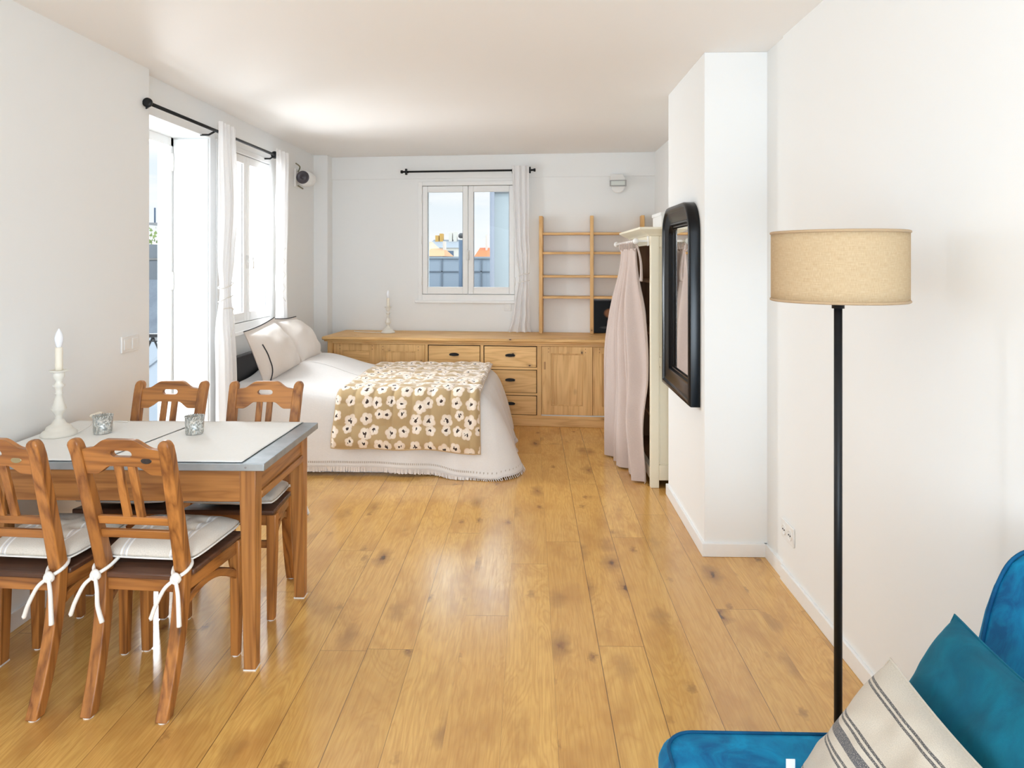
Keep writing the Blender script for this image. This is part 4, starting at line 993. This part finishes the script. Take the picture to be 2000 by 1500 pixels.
# ------------------------------------------------------------------ chairs
def lean(z):
    if z < .46: return -.092*((.46-z)/.46)**1.9
    return -.122*((z-.46)/.47)**1.05
def leanv(x, y, z): return (x, y+lean(z), z)
def px_(z):   # half spread of the back posts
    return .130+(.141-.130)*z/.46 if z < .46 else .141+.014*(z-.46)/.47
def tilt(x, y, z): return (x, y, z-.019*(1-max(0, min(1, y/.30))))
def make_chair(label):
    t = thing('dining_chair', label, 'chair', (0, 0, 0), 0, 'honey pine dining chairs around the table')
    for s in (-1, 1):
        secs = []
        for i in range(19):
            z = .918*i/18
            wd_ = .040+.002*math.sin(PI*min(1, z/.93)); dp = .042 if z < .5 else .042-.008*(z-.5)/.43
            if i == 0: z = .004
            secs.append((s*px_(z), lean(z), z, wd_, dp))
        top = secs[-1]; cx, cy, z, w_, d_ = top
        secs[-1] = (cx, cy, .902, w_, d_)
        for q, dz in ((.86, .009), (.62, .016), (.3, .020)): secs.append((cx, cy-.002, .902+dz, w_*q, d_*(.5+.5*q)))
        MB().loft(secs).build('back_post', chz, t, bevel=.004, bseg=2)
        MB().lathe([(.017, 0), (.017, .004)], 12, (s*.130, lean(0), 0)).build('felt_pad', PLAST, t)
        fl_ = MB().loft([(s*.178, .293, .004, .030, .030), (s*.182, .292, .30, .038, .038), (s*.182, .292, .443, .040, .040)]).build('front_leg', chz, t, bevel=.003)
        MB().lathe([(.014, 0), (.014, .005)], 12, (s*.178, .293, 0)).build('felt_pad', PLAST, t)
        # side rail and arched side stretcher
        MB().add([], []) if False else None
        sr = MB(); sr.box(-.011, .011, .015, .28, .395, .443); sr.xf(lambda x, y, z: (s*(.142+(.182-.142)*(y/.29))+x, y, z-.019*(1-y/.30))); sr.build('side_rail', chy, t, bevel=.003)
        def st(u, v):
            return 0
        ar = MB(); vs = []; fs = []; N = 14
        for i in range(N+1):
            u = i/N; y = lean(.33)+.012+(.278-lean(.33)-.012)*u; cx = s*(.134+(.180-.134)*u); zz_ = .325-.012*u+.050*math.sin(PI*u)**.9; hh = .017-.004*math.sin(PI*u)
            vs += [(cx-.010, y, zz_-hh), (cx+.010, y, zz_-hh), (cx+.010, y, zz_+hh), (cx-.010, y, zz_+hh)]
        for i in range(N):
            for k in range(4): a = 4*i; fs.append((a+k, a+(k+1)%4, a+4+(k+1)%4, a+4+k))
        fs += [(3,2,1,0), (4*N, 4*N+1, 4*N+2, 4*N+3)]; ar.add(vs, fs); ar.build('side_stretcher', chy, t, bevel=.003)
    MB().box(-.165, .165, .283, .301, .395, .443).build('front_rail', chx, t, bevel=.003)
    MB().box(-.165, .165, .284, .300, .300, .330).build('front_stretcher', chx, t, bevel=.003)
    MB().box(-.122, .122, -.012, .010, .380, .4235).build('back_rail', chx, t, bevel=.003)
    # seat board: trapezoid
    sbm = MB(); sbm.add([(-.119, -.022, .443), (.119, -.022, .443), (.119, .022, .443), (.168, .022, .443), (.197, .318, .443), (-.197, .318, .443), (-.168, .022, .443), (-.119, .022, .443)]+
                       [(-.119, -.022, .463), (.119, -.022, .463), (.119, .022, .463), (.168, .022, .463), (.197, .318, .463), (-.197, .318, .463), (-.168, .022, .463), (-.119, .022, .463)],
                       [(7,6,5,4,3,2,1,0), (8,9,10,11,12,13,14,15)]+[(i, (i+1)%8, (i+1)%8+8, i+8) for i in range(8)])
    sbm.xf(tilt).build('seat', SEATW, t, bevel=.005)
    # crest rail with scalloped outline, arch below and a hand hole
    L = .134; out = []
    for i in range(41):                              # top edge, left to right
        u = -1+2*i/40; a = abs(u)
        z = .890+.029*(1-ss(.34, .80, a))-.003*ss(.8, 1, a)+.003*math.cos(u*PI/2)
        out.append((u*L, z))
    for i in range(41):                              # bottom edge, right to left
        u = 1-2*i/40; a = abs(u)
        z = .829-(.029*ss(.34, .74, a)) if a < .78 else .800
        out.append((u*L, z))
    hole = []
    for i in range(28):
        a = 2*PI*i/28; cx = .022 if math.cos(a) > 0 else -.022
        hole.append((cx+.0145*math.cos(a), .873+.0115*math.sin(a)))
    MB().extr(out, [hole], .022, lambda a, b, c: (a, c-.011, b)).xf(leanv).build('crest_rail', chx, t, bevel=.002)
    for x in (-.024, .024): MB().box(x-.0135, x+.0135, -.007, .007, .642, .840).xf(leanv).build('back_slat', chz, t, bevel=.002)
    MB().box(-.128, .128, -.009, .009, .617, .646).xf(leanv).build('lower_rail', chx, t, bevel=.003)
    MB().box(-.126, .126, -.009, .009, .567, .597).xf(leanv).build('lower_rail', chx, t, bevel=.003)
    return t
def badge(t, m, nm='badge'):
    MB().lathe([(.001, .0015), (.017, .0015), (.019, .0)], 24, cap=False).xf(lambda a, b, c: (a+.083, -.0115-c+lean(.851), b*.52+.851)).build(nm, m, t)
ch = make_chair('honey pine chair with a dark oval badge, nearest the camera, back turned')
ch.location = (-1.314, 2.318, 0); ch.rotation_euler = (0, 0, R(-4))
chs = [ch]
chs.append(dup(ch, (-1.742, 2.318, 0), R(-4), 'honey pine chair with a brass oval badge, cut off by the left picture edge'))
chs.append(dup(ch, (-1.712, 3.150, 0), PI, 'honey pine chair behind the table, its back in front of the balcony door'))
chs.append(dup(ch, (-1.256, 3.150, 0), PI, 'honey pine chair behind the table, its back in front of the bed'))
badge(chs[0], plain('dark_badge', (.02, .012, .01), .35)); badge(chs[1], plain('aged_brass', (.35, .29, .16), .4, .5))
# seat cushions with ties
def make_cushion(label):
    t = thing('seat_cushion', label, 'cushion', (0, 0, 0), 0, 'striped linen seat cushions tied to the chairs')
    def side(sg):
        def fn(u, v):
            uu = 2*u-1; vv = 2*v-1
            h = (max(0, 1-abs(uu)**3.2)**.5)*(max(0, 1-abs(vv)**3.2)**.5)
            wx = .165+.028*v; x = uu*wx*(1-.025*(1-vv*vv)**2*0); y = .024+.292*v
            rr = (abs(uu)**5)*(abs(vv)**5); x *= 1-.05*rr; y = .17+(y-.17)*(1-.05*rr)
            d = 0
            for cu in (-.45, 0, .45):
                for cv in (-.45, .0, .45):
                    d += math.exp(-((uu-cu)**2+(vv-cv)**2)/.012)
            z = .503+sg*(.037*h) - (sg > 0)*.017*d
            return (x, y, z+.002*nz3(u*7, v*7, sg))
        return fn
    mb = MB().grid(48, 40, side(1)); mb.grid(48, 40, side(-1))
    mb.xf(tilt).build('cushion_cover', CUSH, t, smooth=True)
    zc = .487
    loop = []
    for k in range(64):
        a = 2*PI*k/64
        ca, sa = math.cos(a), math.sin(a); s_ = 1/max(abs(ca), abs(sa)); uu = ca*s_; vv = sa*s_; v = (vv+1)/2; rr = abs(uu)**5*abs(vv)**5
        wx = .165+.028*v; loop.append((uu*wx*(1-.05*rr), .17+((.024+.292*v)-.17)*(1-.05*rr), .494))
    MB().tube(loop, .0035, 6, 1, True).xf(tilt).build('seam_piping', ROPE, t, smooth=True)
    for s in (-1, 1):
        cx = s*.140; d = MB(); z0 = .492
        y0 = -.012
        ring_ = [(cx-s*.030, .030, z0), (cx-s*.026, -.008, z0-.012), (cx-s*.012, -.034, z0-.022), (cx+s*.006, -.036, z0-.030)]
        d.tube(ring_, .0062, 8, 6)
        ring2 = [(cx+s*.010, .036, z0), (cx+s*.027, .008, z0-.006), (cx+s*.025, -.020, z0-.016), (cx+s*.006, -.037, z0-.028)]
        d.tube(ring2, .0062, 8, 6)
        kx, ky, kz = cx+s*.002, -.042, z0-.030
        d.tube([(kx+.011*math.cos(a), ky-.002-.003*math.sin(a*2), kz+.012*math.sin(a)) for a in [2*PI*i/10 for i in range(10)]], .0080, 8, 2, True)
        d.tube([(kx-.008, ky-.006, kz+.008), (kx+.002, ky-.011, kz), (kx+.010, ky-.006, kz-.008)], .0055, 8, 4)
        d.tube([(kx-.004, ky-.006, kz-.004), (kx-.032, ky-.014, kz-.030), (kx-.060, ky-.018, kz-.085), (kx-.076, ky-.016, kz-.125), (kx-.079, ky-.016, kz-.130)], [.0060, .0078], 8, 6)
        d.tube([(kx+.004, ky-.008, kz-.006), (kx+.016, ky-.016, kz-.045), (kx+.020, ky-.018, kz-.095), (kx+.022 if s > 0 else kx+.036, ky-.018, kz-.150)], [.0060, .0080], 8, 6)
        d.xf(lambda x, y, z: (x, y, z-.019)).build('tie', ROPE, t, smooth=True)
    return t
cu = make_cushion('striped linen cushion on the chair nearest the camera'); cu.location = chs[0].location; cu.rotation_euler = (0, 0, R(-4))
dup(cu, chs[1].location, R(-4), 'striped linen cushion on the chair cut by the left picture edge')
dup(cu, chs[2].location, PI, 'striped linen cushion on the far chair in front of the balcony door')
dup(cu, chs[3].location, PI, 'striped linen cushion on the far chair in front of the bed')

# ------------------------------------------------------------------ floor lamp
lp = thing('floor_lamp', 'black floor lamp with a wide woven straw drum shade', 'floor lamp', (.881, 2.0, 0))
MB().lathe([(.001, 0), (.105, 0), (.105, .010), (.095, .016), (.02, .020), (.011, .03)], 40).build('base', BLACK, lp, smooth=False, bevel=.002)
MB().tube([(0, 0, .02), (0, 0, 1.372)], .0112, 16).build('pole', BLACK, lp, smooth=True)
MB().lathe([(.017, 1.362), (.017, 1.44), (.012, 1.46)], 16).build('lamp_holder', BLACK, lp, smooth=True)
SR = .179; SZ0, SZ1 = 1.386, 1.578
shd = MB().grid(72, 6, lambda u, v: (SR*math.cos(2*PI*u), SR*math.sin(2*PI*u), SZ0+(SZ1-SZ0)*v)); so_ = shd.build('lamp_shade', SHADE, lp, smooth=True, solid=.003)
for z in (SZ0, SZ1): MB().tube([((SR+.001)*math.cos(a), (SR+.001)*math.sin(a), z) for a in [2*PI*i/64 for i in range(64)]], .0042, 6, 1, True).build('rim', SHADEB, so_, smooth=True)
w = MB()
for a in (0, 2*PI/3, 4*PI/3): w.tube([(0, 0, 1.45), (SR*math.cos(a), SR*math.sin(a), 1.565)], .0025, 6)
w.build('spider', BLACK, lp)
MB().lathe([(.010, 1.46), (.03, 1.50), (.03, 1.525), (.012, 1.55), (.001, 1.555)], 16).build('bulb', BULB, lp, smooth=True)

# ------------------------------------------------------------------ sofa
sf = thing('sofa', 'bright blue velvet sofa against the right wall', 'sofa', (0, 0, 0))
def rbox(x0, x1, y0, y1, z0, z1, r, name, m, parent, sag=0):
    o = MB().box(x0, x1, y0, y1, z0, z1).build(name, m, parent, bevel=r, bseg=6, smooth=True); return o
SY0, SY1 = -.25, 1.60
# seat pad with rounded far corner
def rounded_rect(x0, x1, y0, y1, r, n=8):
    pts = []
    for cx, cy, a0 in ((x1-r*.3, y1-r*.3, 0), (x0+r, y1-r, PI/2), (x0+r, y0+r, PI), (x1-r*.3, y0+r*.3, 3*PI/2)):
        rr = r if a0 in (PI/2, PI) else r*.3
        for i in range(n+1): a = a0+PI/2*i/n; pts.append((cx+rr*math.cos(a), cy+rr*math.sin(a)))
    return pts
def pad(x0, x1, y0, y1, z0, z1, r, crown=.01):
    mb = MB(); rings = []
    for ins, z in ((.012, z0), (.0, z0+.02), (.0, z1-.035), (.006, z1-.018), (.020, z1-.006), (.045, z1), (.10, z1+crown*.5), (.2, z1+crown)):
        rings.append([(a, b, z) for a, b in rounded_rect(x0+ins, x1-ins, y0+ins, y1-ins, max(.02, r-ins*.5))])
    m = len(rings[0]); vs = [p for r_ in rings for p in r_]; fs = [tuple(range(m-1, -1, -1)), tuple(range((len(rings)-1)*m, len(rings)*m))]
    for j in range(len(rings)-1):
        for k in range(m): fs.append((j*m+k, j*m+(k+1)%m, (j+1)*m+(k+1)%m, (j+1)*m+k))
    mb.add(vs, fs); return mb, rings
mb, rg_ = pad(.283, 1.10, SY0, SY1, .24, .432, .075)
mb.build('seat_pad', VELV, sf, smooth=True)
MB().tube([(p[0], p[1], p[2]+.002) for p in rg_[4]], .004, 6, 1, True).build('seam', VELVD, sf, smooth=True)
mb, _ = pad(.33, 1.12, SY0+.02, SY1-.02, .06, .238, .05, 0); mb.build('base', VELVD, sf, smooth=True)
for x in (.40, 1.05):
    for y in (SY0+.12, SY1-.12): MB().lathe([(.02, 0), (.024, .06)], 16, (x, y, 0)).build('leg', BLACK, sf, smooth=True)
# backrest: profile in xz swept along y with rounded end
prof = [(.955, .36), (.957, .45), (.975, .55), (.993, .66), (1.010, .74), (1.030, .80), (1.055, .845), (1.09, .870), (1.125, .870), (1.150, .845), (1.160, .79), (1.162, .6), (1.165, .36)]
def sweep(y, shr):
    cx, cz = 1.07, .58
    return [(cx+(a-cx)*(1-shr*.6), y, cz+(b-cz)*(1-shr) if b > cz else b) for a, b in prof]
rows = []
ys = [SY0+(1.50-SY0)*i/14 for i in range(15)]+[1.53, 1.552, 1.566, 1.575]
shs = [0]*15+[.015, .05, .11, .20]
mb = MB(); m = len(prof)
for y, s_ in zip(ys, shs): mb.v += sweep(y, s_)
for j in range(len(ys)-1):
    for k in range(m-1): mb.f.append((j*m+k, j*m+k+1, (j+1)*m+k+1, (j+1)*m+k))
mb.f.append(tuple(range((len(ys)-1)*m, len(ys)*m))); mb.f.append(tuple(range(m-1, -1, -1)))
mb.build('backrest', VELV, sf, smooth=True)
MB().tube([(a-.002, y, b+.001) for a, y, b in sweep(1.545, .035)[1:11]], .0045, 6, 4).build('seam', VELVD, sf, smooth=True)

def cushion(name, label, TLc, BLc, ylen, mat, puff, thick_side=1, tagm=None):
    """TLc: top far corner; BLc: bottom far corner; extends by ylen towards -y"""
    t = thing(name, label, 'cushion', (0, 0, 0))
    A = Vector(TLc); B = Vector(BLc); Yv = Vector((0, -ylen, 0)); nrm = Yv.cross(B-A).normalized()
    if nrm.x > 0: nrm = -nrm
    def fn(side):
        def g(u, v):       # u along y, v down
            p = A.lerp(B, v)+Yv*u
            cxy = A.lerp(B, .5)+Yv*.5; uu = 2*u-1; vv = 2*v-1
            e = 1-.07*(1-uu*uu)*abs(vv)**3-.07*(1-vv*vv)*abs(uu)**3
            p = cxy+(p-cxy)*e
            h = (max(0, 1-uu**4)**.6)*(max(0, 1-vv**4)**.6)
            return p+nrm*(side*h*puff+.012*nz3(u*3+ylen*9, v*3, side)*h+.006*nz3(u*9, v*9+ylen, side)*h)
        return g
    mb = MB().grid(40, 40, fn(1)); mb.grid(40, 40, fn(-1)); mb.build('cushion_cover', mat, t, smooth=True)
    g = fn(0); loop = [g(i/20, 0) for i in range(20)]+[g(1, i/20) for i in range(20)]+[g(1-i/20, 1) for i in range(20)]+[g(0, 1-i/20) for i in range(20)]
    MB().tube(loop, .0028, 6, 1, True).build('seam', mat, t, smooth=True)
    return t, g
cushion('velvet_cushion', 'teal velvet cushion leaning on the sofa back', (.880, 1.455, .765), (.70, 1.46, .448), .46, TEAL, .07)
ct, g = cushion('striped_cushion', 'beige linen cushion with charcoal stripes in front of the teal cushion', (.712, 1.385, .712), (.540, 1.42, .452), .46, STRIPE, .062)
pt_ = g(.03, 1.0); MB().box(-.018, .0, -.001, .001, -.004, .024).build('care_label', PLAST, ct, loc=(pt_.x-.004, pt_.y+.01, pt_.z+.012))
